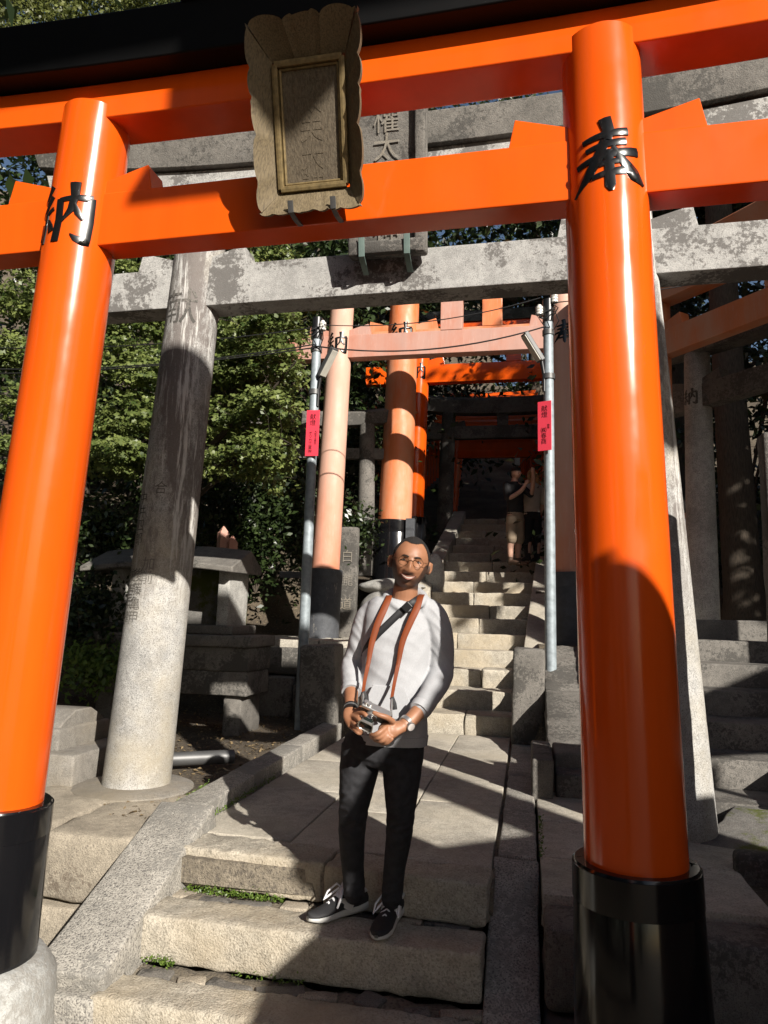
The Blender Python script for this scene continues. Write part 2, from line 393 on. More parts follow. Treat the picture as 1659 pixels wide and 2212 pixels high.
def place_text(name, body, size, o, ax, ay, mat, parent, vertical=True, spacing=1.0, wrap=None, lift=0.002, slope=0.0):
    """wrap=(axis_x, axis_y, radius) lays the glyphs on an upright round shaft facing -y"""
    vs, fs = text_mb(body, size, vertical, spacing); o = Vector(o); ax = Vector(ax); ay = Vector(ay); nrm = ax.cross(ay).normalized()
    bm = bmesh.new()
    bv = [bm.verts.new(p) for p in vs]
    for f in fs:
        try: bm.faces.new([bv[i] for i in f])
        except ValueError: pass
    if wrap:
        for _ in range(2):
            es = [e for e in bm.edges if e.calc_length() > 0.035]
            if es: bmesh.ops.subdivide_edges(bm, edges=es, cuts=1)
        bmesh.ops.triangulate(bm, faces=bm.faces)
    bm.verts.index_update()
    mb = MB(); out = []
    for v_ in bm.verts:
        if wrap:
            cx, cy, R = wrap; a = v_.co.x / R + (o.x if False else 0)
            a0 = math.atan2(o.x - cx, -(o.y - cy)); A = a0 + a; z = o.z + v_.co.y
            out.append(Vector((cx + slope * v_.co.y + (R + lift) * math.sin(A), cy - (R + lift) * math.cos(A), z)))
        else: out.append(o + ax * v_.co.x + ay * v_.co.y + nrm * lift)
    mb.add(out, [tuple(x.index for x in f.verts) for f in bm.faces]); bm.free()
    if not mb.f: return None
    return obj(name, mb, mat, parent)
# brush strokes: ([(x,y),...],[widths]) in a unit square
HOU = [([(.46, 1.02), (.50, .86), (.49, .70)], [.13, .12, .08]), ([(.16, .74), (.45, .78), (.76, .83)], [.05, .075, .085]),
       ([(.20, .60), (.48, .645), (.73, .685)], [.05, .07, .08]), ([(.06, .42), (.45, .49), (.90, .56)], [.06, .075, .10]),
       ([(.45, .70), (.36, .46), (.20, .22), (.0, .02)], [.09, .11, .09, .015]), ([(.55, .60), (.68, .40), (.84, .22), (1.0, .12)], [.05, .09, .15, .03]),
       ([(.36, .36), (.50, .385), (.62, .40)], [.05, .06, .06]), ([(.27, .20), (.48, .235), (.70, .27)], [.05, .07, .09]),
       ([(.49, .56), (.50, .30), (.50, .06), (.51, -.02)], [.09, .10, .11, .04])]
NOU = [([(.26, 1.0), (.16, .86), (.07, .77)], [.09, .07, .05]), ([(.07, .77), (.18, .74), (.30, .80)], [.05, .05, .05]),
       ([(.30, .82), (.18, .66), (.05, .54)], [.08, .06, .05]), ([(.05, .54), (.2, .53), (.36, .60)], [.05, .06, .05]),
       ([(.20, .56), (.20, .30), (.17, .06)], [.07, .07, .06]), ([(.10, .40), (.05, .26), (.0, .16)], [.09, .07, .02]),
       ([(.28, .42), (.33, .32), (.36, .22)], [.03, .07, .09]),
       ([(.68, 1.02), (.70, .80), (.66, .56), (.54, .36)], [.13, .10, .08, .02]), ([(.70, .66), (.77, .52), (.86, .42)], [.05, .08, .05]),
       ([(.47, .74), (.49, .40), (.46, .04)], [.09, .09, .10]), ([(.47, .72), (.75, .77), (.97, .79)], [.06, .07, .10]),
       ([(.95, .80), (.96, .40), (.93, .06), (.78, .10), (.70, .16)], [.10, .10, .12, .08, .02])]
def brush(name, strokes, size, cx, cy, z0, R, mat, parent, slope=0.0, thick=0.010, a0=0.0, asp=1.0):
    """painted character wrapped on a round shaft; z0 is its middle height"""
    mb = MB()
    for pts, wd in strokes:
        p = []; w_ = []
        for i in range(len(pts) - 1):                                  # finer sampling
            for k in range(5):
                t = k / 5; p.append(Vector((pts[i][0] * (1 - t) + pts[i + 1][0] * t, pts[i][1] * (1 - t) + pts[i + 1][1] * t))); w_.append(wd[i] * (1 - t) + wd[i + 1] * t)
        p.append(Vector(pts[-1])); w_.append(wd[-1])
        N = len(p); vs = []
        for i in range(N):
            t = (p[min(i + 1, N - 1)] - p[max(i - 1, 0)]).normalized(); n = Vector((-t.y, t.x))
            for (k, hgt) in ((-1, 0.0), (-0.86, 0.75), (0, 1.0), (0.86, 0.75), (1, 0.0)):
                q = p[i] + n * (w_[i] * 0.72 * k)
                u = (q.x - .5) * size * asp; v_ = (q.y - .5) * size
                A = a0 + u / R; rr_ = R - 0.003 + thick * hgt
                vs.append(Vector((cx + slope * v_ + rr_ * math.sin(A), cy - rr_ * math.cos(A), z0 + v_)))
        fs = [(i * 5 + j, i * 5 + j + 1, (i + 1) * 5 + j + 1, (i + 1) * 5 + j) for i in range(N - 1) for j in range(4)]
        fs += [(0, 1, 2, 3, 4), tuple((N - 1) * 5 + j for j in range(5))]
        mb.add(vs, fs)
    return obj(name, mb, mat, parent, 60)

# leaves ----------------------------------------------------------------------
def leaf_mesh(name, pos, nrm, size, tone, mat, parent=None, star=False, kind=None, label=None, cat=None, group=None, rng=None):
    """one face pair (or a five-point palmate leaf) for each position"""
    n = len(pos); rng = rng or np.random.default_rng(1)
    nrm = nrm / np.linalg.norm(nrm, axis=1, keepdims=True)
    t = rng.normal(size=(n, 3)); t -= nrm * (t * nrm).sum(1, keepdims=True); t /= np.linalg.norm(t, axis=1, keepdims=True)
    b = np.cross(nrm, t)
    if star: loc = np.array([[0, -0.45, 0], [0.62, -0.42, -.06], [0.2, 0.0, .05], [0.55, 0.55, -.1], [0.0, 1.0, -.12], [-0.55, 0.55, -.1], [-0.2, 0.0, .05], [-0.62, -0.42, -.06]]); fc = [(0, 1, 2, 6), (6, 2, 3, 4), (6, 4, 5, 7)]; fc = [(0, 1, 2, 6, 7), (6, 2, 3, 4, 5)]
    else: loc = np.array([[0, -0.6, 0], [0.36, 0.0, .10], [0, 0.9, -.08], [-0.36, 0.0, .10]]); fc = [(0, 1, 2, 3)]
    k = len(loc)
    V = pos[:, None, :] + size[:, None, None] * (loc[None, :, 0:1] * t[:, None, :] + loc[None, :, 1:2] * b[:, None, :] + loc[None, :, 2:3] * nrm[:, None, :])
    V = V.reshape(-1, 3)
    o0 = WORLD[parent.name] if parent else Vector((float(V[:, 0].mean()), float(V[:, 1].mean()), float(V[:, 2].min())))
    V = V - np.array(o0)
    me = bpy.data.meshes.new(name)
    loops = np.concatenate([(np.arange(n)[:, None] * k + np.array(f)[None, :]) for f in fc], axis=1)
    fl = [len(f) for f in fc]
    me.vertices.add(n * k); me.vertices.foreach_set('co', V.astype(np.float32).ravel())
    me.loops.add(n * sum(fl)); me.loops.foreach_set('vertex_index', loops.astype(np.int32).ravel())
    tot = np.tile(np.array(fl), n); st = np.concatenate([[0], np.cumsum(tot)[:-1]])
    me.polygons.add(n * len(fl)); me.polygons.foreach_set('loop_start', st.astype(np.int32)); me.polygons.foreach_set('loop_total', tot.astype(np.int32))
    me.update(calc_edges=True)
    at = me.attributes.new('tone', 'FLOAT', 'POINT'); at.data.foreach_set('value', np.repeat(tone, k).astype(np.float32))
    me.materials.append(M[mat])
    o = bpy.data.objects.new(name, me); COL.objects.link(o)
    if parent: o.parent = parent
    else: o.location = o0
    WORLD[o.name] = o0
    return tag(o, label, cat, group, kind)

# ================================================================== THE SETTING
def sm(a, b, x):
    t = max(0.0, min(1.0, (x - a) / (b - a))); return t * t * (3 - 2 * t)
def hill(Y):                       # general rise of the shrine hill behind the stairs
    pts = [(-30, -.74), (3.0, -.74), (3.1, -.14), (8.0, -.14), (8.9, .85), (10.6, .92), (11.4, 1.7), (13.5, 2.0), (16, 2.9), (24, 6.3), (40, 15), (90, 30)]
    for (a, za), (b, zb) in zip(pts, pts[1:]):
        if Y <= b: return za + (zb - za) * (Y - a) / (b - a)
    return pts[-1][1]
def ground_h(X, Y):
    z = hill(Y)
    if X < -1.95:
        k = sm(-1.95, -2.1, X)
        left = -.74 if Y < 3.9 else (-.03 if Y < 8.2 else max(-.03, hill(Y) * sm(8.2, 9.6, Y)))
        left += 0.22 * max(0, -X - 4.6) * sm(4.5, 8, Y) + .25 * max(0, Y - 9) * sm(-3.5, -6, X)
        z = z * (1 - k) + left * k
    if X > .02:
        k = sm(.02, .12, X)
        right = -.74 if Y < 3.5 else (-.06 if Y < 5.2 else -.14 + 1.1 * sm(6.6, 8.9, Y))
        right = max(right, hill(Y) if Y > 9 else right)
        right += .1 * max(0, X - 4) * sm(4, 8, Y)
        z = z * (1 - k) + right * k
    if -2.0 < X < .1 and 2.0 < Y < 16: z = min(z, (-.80 if Y < 3.75 else -.14) if Y < 8.0 else -.2 + .40 * (Y - 8))
    return z
gx = sorted(set([-90, -60, -40, -28, -20, -15] + [-12 + .4 * i for i in range(16)] + [round(-5.6 + .14 * i, 3) for i in range(68)] + [4.0 + .5 * i for i in range(14)] + [12, 16, 22, 30, 45, 70, 90]))
gy = sorted(set([-60, -40, -25, -15, -10, -6, -3, -1] + [round(0 + .14 * i, 3) for i in range(80)] + [11.4 + .5 * i for i in range(26)] + [25, 28, 32, 38, 46, 60, 90]))
g = MB(); vs_ = []
for y in gy:
    for x in gx:
        n_ = noise.noise(Vector((x * .9, y * .9, 0))) * .05 + noise.noise(Vector((x * 4, y * 4, 3))) * .02
        vs_.append((x, y, ground_h(x, y) + (n_ if not (-2.05 < x < .3 and y < 8.5) else n_ * .15)))
nx = len(gx)
g.add(vs_, [(j * nx + i, j * nx + i + 1, (j + 1) * nx + i + 1, (j + 1) * nx + i) for j in range(len(gy) - 1) for i in range(nx - 1)])
struct('ground', g, 'soil', 60)

# ---- paved landing, each slab its own piece
land = thing('paved_landing', None, None, (-1.0, 5.5, -0.14)); tag(land, kind='structure')
bed = MB().box((-1.0, 5.78, -.10), (.84, 2.16, .06)); obj('bedding', bed, 'rubble', land)
def slab(x0, x1, y0, y1, sd, mat='paving', z1=0.0, th=.05, nm='paving_slab', par=None, amp=.004, r=.007):
    gp = .005 + .002 * math.sin(sd * 2.3)
    b = MB().rough(((x0 + x1) / 2, (y0 + y1) / 2, z1 - th), ((x1 - x0) / 2 - gp, (y1 - y0) / 2 - gp, th), r, .16, amp, sd)
    return obj(nm, b, mat, par or land, 50)
cols = [(-1.86, -1.26, [3.92, 5.05, 6.1, 7.0, 7.95]), (-1.26, -.72, [3.84, 4.62, 5.75, 6.75, 7.95]), (-.72, -.17, [3.78, 5.02, 6.45, 7.95])]
k = 0
for (x0, x1, ys_) in cols:
    for a, b in zip(ys_, ys_[1:]): k += 1; slab(x0, x1, a, b, k)
# edge course of the landing, front face rough and 0.17 m high
for (x0, x1, y0, y1) in ((-1.78, -.98, 3.64, 3.90), (-.98, -.17, 3.56, 3.81)):
    k += 1; b = MB().rough(((x0 + x1) / 2, (y0 + y1) / 2, -.095), ((x1 - x0) / 2 - .004, (y1 - y0) / 2, .095), .018, .035, .011, k, freq=16, rz=-.06)
    obj('edge_stone', b, 'step', land, 50)

# ---- steps below the landing
low = thing('lower_stair', None, None, (-1.0, 3.0, -.74)); tag(low, kind='structure')
def lowstep(x0, x1, yf, yb, zt, h, sd):
    b = MB().rough(((x0 + x1) / 2, (yf + yb) / 2, zt - h / 2), ((x1 - x0) / 2, (yb - yf) / 2, h / 2), .02, .035, .011, sd, freq=16)
    obj('step', b, 'step', low, 50)
lowstep(-1.77, -.19, 3.25, 3.50, -.18, .20, 41); lowstep(-1.78, -.20, 2.90, 3.12, -.365, .22, 42); lowstep(-2.0, -.2, 2.48, 2.74, -.55, .22, 43)
b = MB().rough((-1.02, 3.58, -.28), (.82, .10, .07), .03, .05, .022, 51, freq=12); obj('rubble_strip', b, 'rubble', low, 50)
b = MB().rough((-1.05, 3.20, -.468), (.86, .09, .07), .03, .05, .022, 52, freq=12); obj('rubble_strip', b, 'rubble', low, 50)
b = MB().rough((-1.05, 2.82, -.63), (.92, .12, .07), .03, .05, .022, 53, freq=12); obj('rubble_strip', b, 'rubble', low, 50)
rn = random.Random(5)
for i in range(16):
    yy, zz = ((3.57, -.208), (3.19, -.394))[i % 2]
    b = MB().rough((-1.75 + i * .1 + rn.uniform(-.03, .03), yy + rn.uniform(-.03, .03), zz), (rn.uniform(.05, .11), rn.uniform(.03, .05), .014), .012, .06, .008, 60 + i, rz=rn.uniform(-.4, .4))
    obj('pebble', b, 'granite_dark' if i % 3 else 'block', low, 50)

# ---- kerbs
kl = thing('left_kerb', None, None, (-1.95, 4.0, -.5)); tag(kl, kind='structure')
def sloped(name, p0, p1, wdt, th, mat, par, sd, amp=.006, r=.015, cell=.09):
    """stone bar from p0 to p1 (centre line of its top face)"""
    p0, p1 = Vector(p0), Vector(p1); d = p1 - p0; L = d.length; d.normalize()
    yaw = math.atan2(d.y, d.x) - math.pi / 2; pit = math.asin(d.z)
    T = Matrix.Rotation(pit, 3, 'X')
    R = Matrix.Rotation(yaw, 3, 'Z') @ T
    c = (p0 + p1) / 2 - R @ Vector((0, 0, th / 2))
    b = MB().rough(c, (wdt / 2, L / 2 - .003, th / 2), r, cell, amp, sd, rz=yaw, tilt=T)
    return obj(name, b, mat, par, 50)
sloped('kerb_stone', (-1.905, 2.92, -.305), (-1.92, 4.00, .13), .33, .42, 'kerb', kl, 71)
for i, (a, b) in enumerate(((4.01, 4.95), (4.95, 6.15), (6.15, 7.6))):
    sloped('kerb_stone', (-1.96 - .03 * i, a, .10), (-1.98 - .03 * i, b, .10), .20, .26, 'kerb', kl, 72 + i)
b = MB().rough((-1.905, 2.93, -.56), (.16, .05, .19), .02, .06, .006, 79); obj('kerb_end', b, 'kerb', kl, 50)
kr = thing('right_kerb', None, None, (-.05, 4.0, -.5)); tag(kr, kind='structure')
sloped('kerb_stone', (-.07, 2.75, -.56), (-.06, 3.98, .0), .23, .40, 'kerb', kr, 81, .009)
for i, (a, b) in enumerate(((3.99, 4.9), (4.9, 6.0), (6.0, 7.5))):
    sloped('kerb_stone', (-.055, a, .006), (-.05, b, .006), .20, .22, 'kerb', kr, 82 + i)

# ---- paving and blocks to the right of the kerb
rp = thing('right_paving', None, None, (.5, 4.5, -.2)); tag(rp, kind='structure')
for i, (x0, x1, y0, y1) in enumerate(((.06, .46, 3.52, 4.05), (.47, 1.05, 3.5, 4.1), (.06, .62, 4.06, 4.75), (.63, 1.15, 4.1, 4.9), (.06, .40, 4.76, 5.55), (.41, .9, 4.9, 5.6))):
    slab(x0, x1, y0, y1, 90 + i, z1=-.005, th=.07, par=rp, amp=.009)
def wall(name, label, rows, mat, cat='wall', amp=.014, group=None):
    xs = [r for r in rows]; c = rows[0]
    t = thing(name, label, cat, (c[0], c[2], min(r[4] for r in rows)), group)
    for i, (x0, x1, y0, y1, z0, z1) in enumerate(rows):
        b = MB().rough(((x0 + x1) / 2, (y0 + y1) / 2, (z0 + z1) / 2), ((x1 - x0) / 2 - .006, (y1 - y0) / 2, (z1 - z0) / 2 - .006), .035, .08, amp, 100 + i + int(abs(x0) * 50), freq=6)
        obj('stone_block', b, mat, t, 50)
    return t
wall('retaining_wall', 'rough brown stone block wall beside the grey kerb, under the weathered stone pillar',
     [(-2.66, -2.07, 3.74, 4.75, -.38, -.01), (-3.3, -2.66, 3.76, 4.7, -.38, .0), (-2.80, -2.07, 3.72, 4.2, -.74, -.385), (-3.5, -2.80, 3.72, 4.2, -.74, -.385), (-4.2, -3.3, 3.8, 4.3, -.38, -.03), (-4.4, -3.5, 3.76, 4.3, -.74, -.385)], 'block')
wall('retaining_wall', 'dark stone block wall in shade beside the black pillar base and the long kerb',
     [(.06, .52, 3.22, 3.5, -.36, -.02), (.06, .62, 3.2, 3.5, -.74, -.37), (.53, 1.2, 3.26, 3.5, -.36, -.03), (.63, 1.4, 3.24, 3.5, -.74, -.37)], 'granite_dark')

# ---- upper stair
up = thing('upper_stair', None, None, (-.9, 8, 0)); tag(up, kind='structure')
def upx(n): return (-1.62 + .012 * n, -.13 + .03 * n)
for n in range(17):
    x0, x1 = upx(n); yf = 7.98 + .52 * n; zt = .21 * (n + 1); rn = random.Random(n)
    cut = x0 + (x1 - x0) * rn.uniform(.3, .7)
    for q, (a, b_) in enumerate(((x0, cut), (cut, x1))):
        b = MB().rough(((a + b_) / 2, yf + .31 + rn.uniform(-.015, .015), zt - .13), ((b_ - a) / 2 - .004, .31, .125 + rn.uniform(-.004, .006)), .018, .06, .012, 200 + n * 2 + q, freq=8)
        obj('step', b, 'step', up, 50)
for sx in (0, 1):
    for i in range(4):
        a, b_ = 8.25 + i * 2.1, 8.25 + (i + 1) * 2.1
        n0, n1 = (a - 7.98) / .52, (b_ - 7.98) / .52
        xa = upx(n0)[sx] + (-.14, .14)[sx]; xb = upx(n1)[sx] + (-.14, .14)[sx]
        sloped('stringer', (xa, a, .21 * n0 + .30), (xb, b_, .21 * n1 + .30), .28, .45, 'paving', up, 260 + i + sx * 9, .01)

# ---- terrace stones under the faded gate, left of the stair
wall('terrace_wall', 'low wall of rough stones under the weathered pink gate, left of the stair',
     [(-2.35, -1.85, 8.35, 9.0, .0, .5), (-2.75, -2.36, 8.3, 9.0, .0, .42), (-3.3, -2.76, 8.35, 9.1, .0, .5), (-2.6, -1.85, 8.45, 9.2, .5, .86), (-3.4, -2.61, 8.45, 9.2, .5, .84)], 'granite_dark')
t = thing('terrace_paving', None, None, (-2.6, 9.6, .8)); tag(t, kind='structure')
for i, (x0, x1, y0, y1) in enumerate(((-3.4, -2.5, 8.5, 9.4), (-2.49, -1.8, 8.5, 9.2), (-3.6, -2.6, 9.41, 10.5), (-2.59, -1.8, 9.21, 10.4), (-4.4, -3.41, 8.7, 9.9))):
    slab(x0, x1, y0, y1, 290 + i, z1=.93, th=.06, par=t, amp=.02)

# ---- posts at the foot of the stair
def stone_post(x0, x1, y0, y1, zt, label, sd, lean=0):
    b = MB().rough(((x0 + x1) / 2, (y0 + y1) / 2, zt / 2), ((x1 - x0) / 2, (y1 - y0) / 2, zt / 2 + .05), .03, .1, .012, sd, tilt=Matrix.Rotation(lean, 3, 'Y'))
    tag(obj('stone_post', b, 'granite_dark', None, 50), label, 'stone post', 'stone posts at the foot of the stair')
stone_post(-2.42, -2.02, 7.55, 7.95, .86, 'squat dark stone post beside the lamp pole with the pink sign', 301, -.05)
stone_post(-.15, .17, 7.50, 7.85, .90, 'squat dark stone post beside the lamp pole with the dark red sign', 302, .02)

# ---- right-hand stair and its kerbs
rs = thing('side_stair', None, None, (1.8, 6.5, 0)); tag(rs, kind='structure')
for n in range(-2, 6):
    b = MB().rough((1.95, 5.6 + .45 * n + .30, .3 + .2 * n - .17), (.86, .30, .165), .014, .14, .006, 310 + n)
    obj('step', b, 'granite_dark', rs, 50)
sloped('stringer', (1.00, 5.75, .42), (1.12, 8.2, 1.42), .20, .40, 'granite_dark', rs, 320)
sloped('stringer', (1.62, 4.95, .16), (2.50, 6.3, .78), .22, .30, 'granite', rs, 321)
for i in range(3):
    sloped('mossy_slab', (1.10 + .35 * i, 4.35 + .12 * i, -.02), (1.60 + .4 * i, 5.2 + .1 * i, .10), .46, .14, 'moss_stone', rs, 330 + i, .014)
wall('low_wall', 'low concrete wall edging the mossy slabs beside the pale stone shaft', [(1.02, 1.75, 4.05, 4.17, -.1, .10), (1.76, 2.6, 4.0, 4.12, -.1, .09)], 'granite_dark', amp=.004)
# little corner of low stone kerbs and a sloping slab left of the orange pillar
t = thing('stone_corner', 'low L-shaped stone edging with a small step right of the walkway', 'edging', (.3, 5.9, 0))
obj('edging_block', MB().rough((.105, 5.75, .11), (.075, .42, .15), .02, .08, .008, 340), 'granite_dark', t, 50)
obj('edging_block', MB().rough((.62, 5.55, .055), (.42, .14, .10), .02, .1, .008, 341), 'granite_dark', t, 50)
b = MB().rough((.60, 5.95, .16), (.40, .24, .09), .02, .1, .008, 342); obj('small_step', b, 'granite_dark', t, 50)
t2 = thing('sloping_slab', None, None, (.4, 6.8, .2)); tag(t2, kind='structure')
sloped('slab', (.42, 6.25, .20), (.44, 7.5, .56), .52, .2, 'granite_dark', t2, 345, .02)
sloped('slab', (.50, 7.52, .56), (.52, 8.6, .95), .66, .2, 'granite_dark', t2, 346, .03)
# upper paving on the right, behind the side stair
t = thing('upper_court', None, None, (3, 9.5, 1.0)); tag(t, kind='structure')
for i in range(4):
    for j in range(3): slab(.8 + 1.2 * i, 2.0 + 1.2 * i, 8.35 + 1.1 * j, 9.45 + 1.1 * j, 350 + i * 3 + j, z1=1.20, th=.12, par=t, amp=.02)

# ================================================================== TORII GATES
def torii(name, label, origin, rz, L, Rr, zt, rb, rt, mats, nuki, shim, kas, sleeve=None, plinth=None, strut=None, wedge=True, group=None, letters=None, lsize=.28, lz=None, seg=40):
    """L/Rr = (x at foot, x at top) of the two shafts in the gate's own frame; heights above origin.z"""
    T = thing(name, label, 'gate', origin, group)
    T.rotation_euler.z = rz
    WORLD[T.name] = Vector((0, 0, 0))
    for si, (xb, xt) in enumerate((L, Rr)):
        mb = MB(); n = 14
        mb.tube([(xb + (xt - xb) * i / n, 0, zt * i / n) for i in range(n + 1)], [rb + (rt - rb) * (i / n) for i in range(n + 1)], seg)
        p = obj('pillar', mb, mats['pillar'][si] if isinstance(mats['pillar'], tuple) else mats['pillar'], T, 60); WORLD[p.name] = Vector((0, 0, 0))
        if letters and letters[si]:
            zl = lz or (nuki[0] + nuki[1]) / 2; k_ = zl / zt
            rr_ = rb + (rt - rb) * k_
            brush('lettering', letters[si], lsize, xb + (xt - xb) * k_, 0, zl, rr_, mats.get('ink', 'ink'), p, (xt - xb) / zt, asp=.98)
        if sleeve:
            h, r0, r1 = sleeve; sx = (xt - xb) / zt
            s_ = obj('base_sleeve', MB().tube([(xb + sx * z, 0, z) for z in (-.01, h - .012, h, h, h - .02)], [r1, r0, r0 - .006, rb + .002, rb], seg), mats['sleeve'], T, 50); WORLD[s_.name] = Vector((0, 0, 0))
            obj('band', MB().tube([(xb + sx * z, 0, z) for z in (h * .80, h * .80, h * .985, h * .985)], [r0, r0 + .006, r0 + .004, r0 - .01], seg), mats['sleeve'], s_, 50)
        if plinth:
            pr, ph = plinth
            obj('plinth', MB().tube([(xb, 0, z) for z in (-ph, -ph * .6, -ph * .15, -.002, .004)], [pr * .95, pr * 1.12, pr * 1.04, pr * .86, pr * .7], 32), mats['plinth'], T, 60)
    z0, z1, th, xa, xb_ = nuki
    obj('tie_beam', MB().beam(xa, xb_, [(-th, z0), (th, z0), (th, z1), (-th, z1)], n=2), mats['nuki'], T, 0, .006)
    if wedge:
        for (xb, xt) in (L, Rr):
            xc = xb + (xt - xb) * z1 / zt; rr_ = rb + (rt - rb) * z1 / zt; s_ = (z1 - z0)
            for d in (-1, 1):
                e = math.sqrt(max(0, rr_ ** 2 - th ** 2)) - .02
                po = [(0, -.004), (s_ * 1.0, -.004), (s_ * .90, s_ * .48), (0, s_ * .22)]
                obj('wedge', MB().prism(po, (xc + d * e, -th * .92, z1), (d, 0, 0), (0, 0, 1), (0, th * 1.84, 0)), mats['nuki'], T, 0, .004)
    if strut: 
        sx, sw, sz0, sz1 = strut
        obj('strut', MB().box((sx, 0, (sz0 + sz1) / 2), (sw, th * 1.1, (sz1 - sz0) / 2)), mats.get('strut', mats['nuki']), T, 0, .006)
    xm = (L[1] + Rr[1]) / 2; 
    if shim:
        z0, z1, th_, hx, sori = shim
        cv = lambda x: sori * (abs(x - xm) / hx) ** 2.6
        obj('lower_lintel', MB().beam(xm - hx, xm + hx, [(-th_, z0), (th_, z0), (th_, z1), (-th_, z1)], cv, 28, .35), mats['shim'], T, 40, .006)
    z0, z1, th2, hx2, sori2 = kas
    cv2 = lambda x: sori2 * (abs(x - xm) / hx2) ** 2.6
    sec = [(-th2 * .86, z0), (th2 * .86, z0), (th2, z0 + (z1 - z0) * .55), (th2 * 1.04, z0 + (z1 - z0) * .72), (0, z1), (-th2 * 1.04, z0 + (z1 - z0) * .72), (-th2, z0 + (z1 - z0) * .55)]
    obj('upper_lintel', MB().beam(xm - hx2, xm + hx2, sec, cv2, 32, .4), mats['kas'], T, 40, .006)
    for o_ in T.children: o_.matrix_parent_inverse = Matrix()
    return T

# front gate, glossy vermilion, feet at -0.18
Yg = 2.75
fg = torii('torii_gate', 'glossy vermilion torii with black lintel, nearest the lower steps, new paint', (-.848, Yg, -.21), rad(-1.0),
      (-1.34, -1.155), (1.20, 1.125), 3.68, .172, .152, dict(pillar='verm', sleeve='black', plinth='white_stone', nuki='verm', shim='verm', kas='blackroof', strut='verm'),
      (3.00, 3.252, .068, -2.6, 2.6), (3.60, 3.775, .10, 2.75, .10), (3.775, 4.07, .24, 2.95, .16), sleeve=(.60, .205, .222), plinth=(.29, .5), strut=(.0, .09, 3.25, 3.6),
      letters=(NOU, HOU), lsize=.285, lz=3.115)
fg.scale = (1.022, 1.022, 1.022)
# small black roof that shelters the name board
t = fg
rf = MB().beam(-.62, .62, [(-.26, 3.98), (-.26, 4.03), (0, 4.17), (.26, 4.03), (.26, 3.98), (0, 4.05)], n=2)
o = obj('board_roof', rf, 'blackroof', t, 0, .006)

# stone gate behind it
Ys = 4.80
sg = torii('torii_gate', 'grey lichen-stained granite torii standing just behind the vermilion one', (-.92, Ys, -.06), rad(-.8),
      (-1.80, -1.58), (1.80, 1.56), 4.42, .235, .185, dict(pillar='granite_pillar', plinth='granite_pillar', nuki='granite_stain', kas='granite_dark', shim='granite_stain', strut='granite_dark'),
      (3.58, 3.90, .11, -2.55, 2.75), (4.42, 4.66, .14, 2.9, .14), (4.66, 4.98, .22, 3.05, .20), plinth=(.40, .05), strut=(.0, .12, 3.9, 4.42), seg=44)
# third gate: faded pink
tg = torii('torii_gate', 'pale pink sun-faded torii with worn black bases behind the two lamp poles', (-1.12, 9.62, .93), 0,
      (-1.68, -1.55), (1.68, 1.62), 5.0, .205, .17, dict(pillar='pink', sleeve='blackworn', plinth='granite', nuki='pinkbeam', shim='pinkbeam', kas='pinkbeam', strut='pinkbeam'),
      (4.02, 4.36, .09, -2.55, 2.55), (4.92, 5.15, .12, 2.7, .1), (5.15, 5.45, .2, 2.9, .16), sleeve=(.95, .245, .245), plinth=(.36, .06), strut=(.08, .155, 4.36, 4.92),
      letters=(NOU, HOU), lsize=.32, lz=4.22)
# timber bar bolted to its left base
obj('rail_stub', MB().box((-2.02, -.1, .86), (.26, .03, .045)), 'blackworn', tg, 0, .005)
# fourth gate
tg4 = torii('torii_gate', 'thick peeling orange torii with a black base, second one up the stair', (-.62, 11.5, 1.80), 0,
      (-1.55, -1.45), (1.62, 1.5), 5.0, .285, .25, dict(pillar='verm2', sleeve='black', plinth='granite', nuki='verm2', shim='verm2', kas='verm2', strut='verm2'),
      (3.93, 4.33, .10, -2.45, 2.5), (4.92, 5.15, .14, 2.8, .1), (5.15, 5.5, .22, 3.0, .18), sleeve=(1.02, .36, .375), plinth=(.5, .1), strut=(.06, .165, 4.33, 4.95), letters=(NOU, HOU), lsize=.42, lz=4.2)
obj('sleeve_prop', MB().box((-1.22, -.28, .75), (.07, .06, .28)), 'blackworn', tg4, 0, .005)
# fifth gate, bright orange in the shade
tg5 = torii('torii_gate', 'bright orange torii with a sunlit patch on its beam, third one up the stair', (-.50, 14.0, 2.55), 0,
      (-1.78, -1.66), (1.78, 1.66), 4.7, .23, .2, dict(pillar='verm', sleeve='black', plinth='granite', nuki='verm', shim='verm', kas='black', strut='verm'),
      (3.5, 3.88, .10, -2.8, 2.8), (4.5, 4.75, .13, 3.0, .1), (4.75, 5.05, .2, 3.2, .16), sleeve=(.7, .28, .29), plinth=(.4, .08), strut=(.25, .15, 3.88, 4.5), letters=(NOU, None), lsize=.34, lz=3.72)
# sixth gate: stone, up the stair in shade
tg6 = torii('torii_gate', 'dark mossy stone torii at the mouth of the shaded gate tunnel', (-.55, 16.5, 2.85), 0,
      (-1.36, -1.28), (1.36, 1.28), 3.3, .2, .165, dict(pillar='granite_dark', plinth='granite_dark', nuki='granite_dark', shim='granite_dark', kas='granite_dark', strut='granite_dark'),
      (2.66, 2.96, .09, -2.1, 2.1), None, (3.25, 3.68, .16, 2.3, .2), strut=(.0, .13, 2.96, 3.3), seg=24)
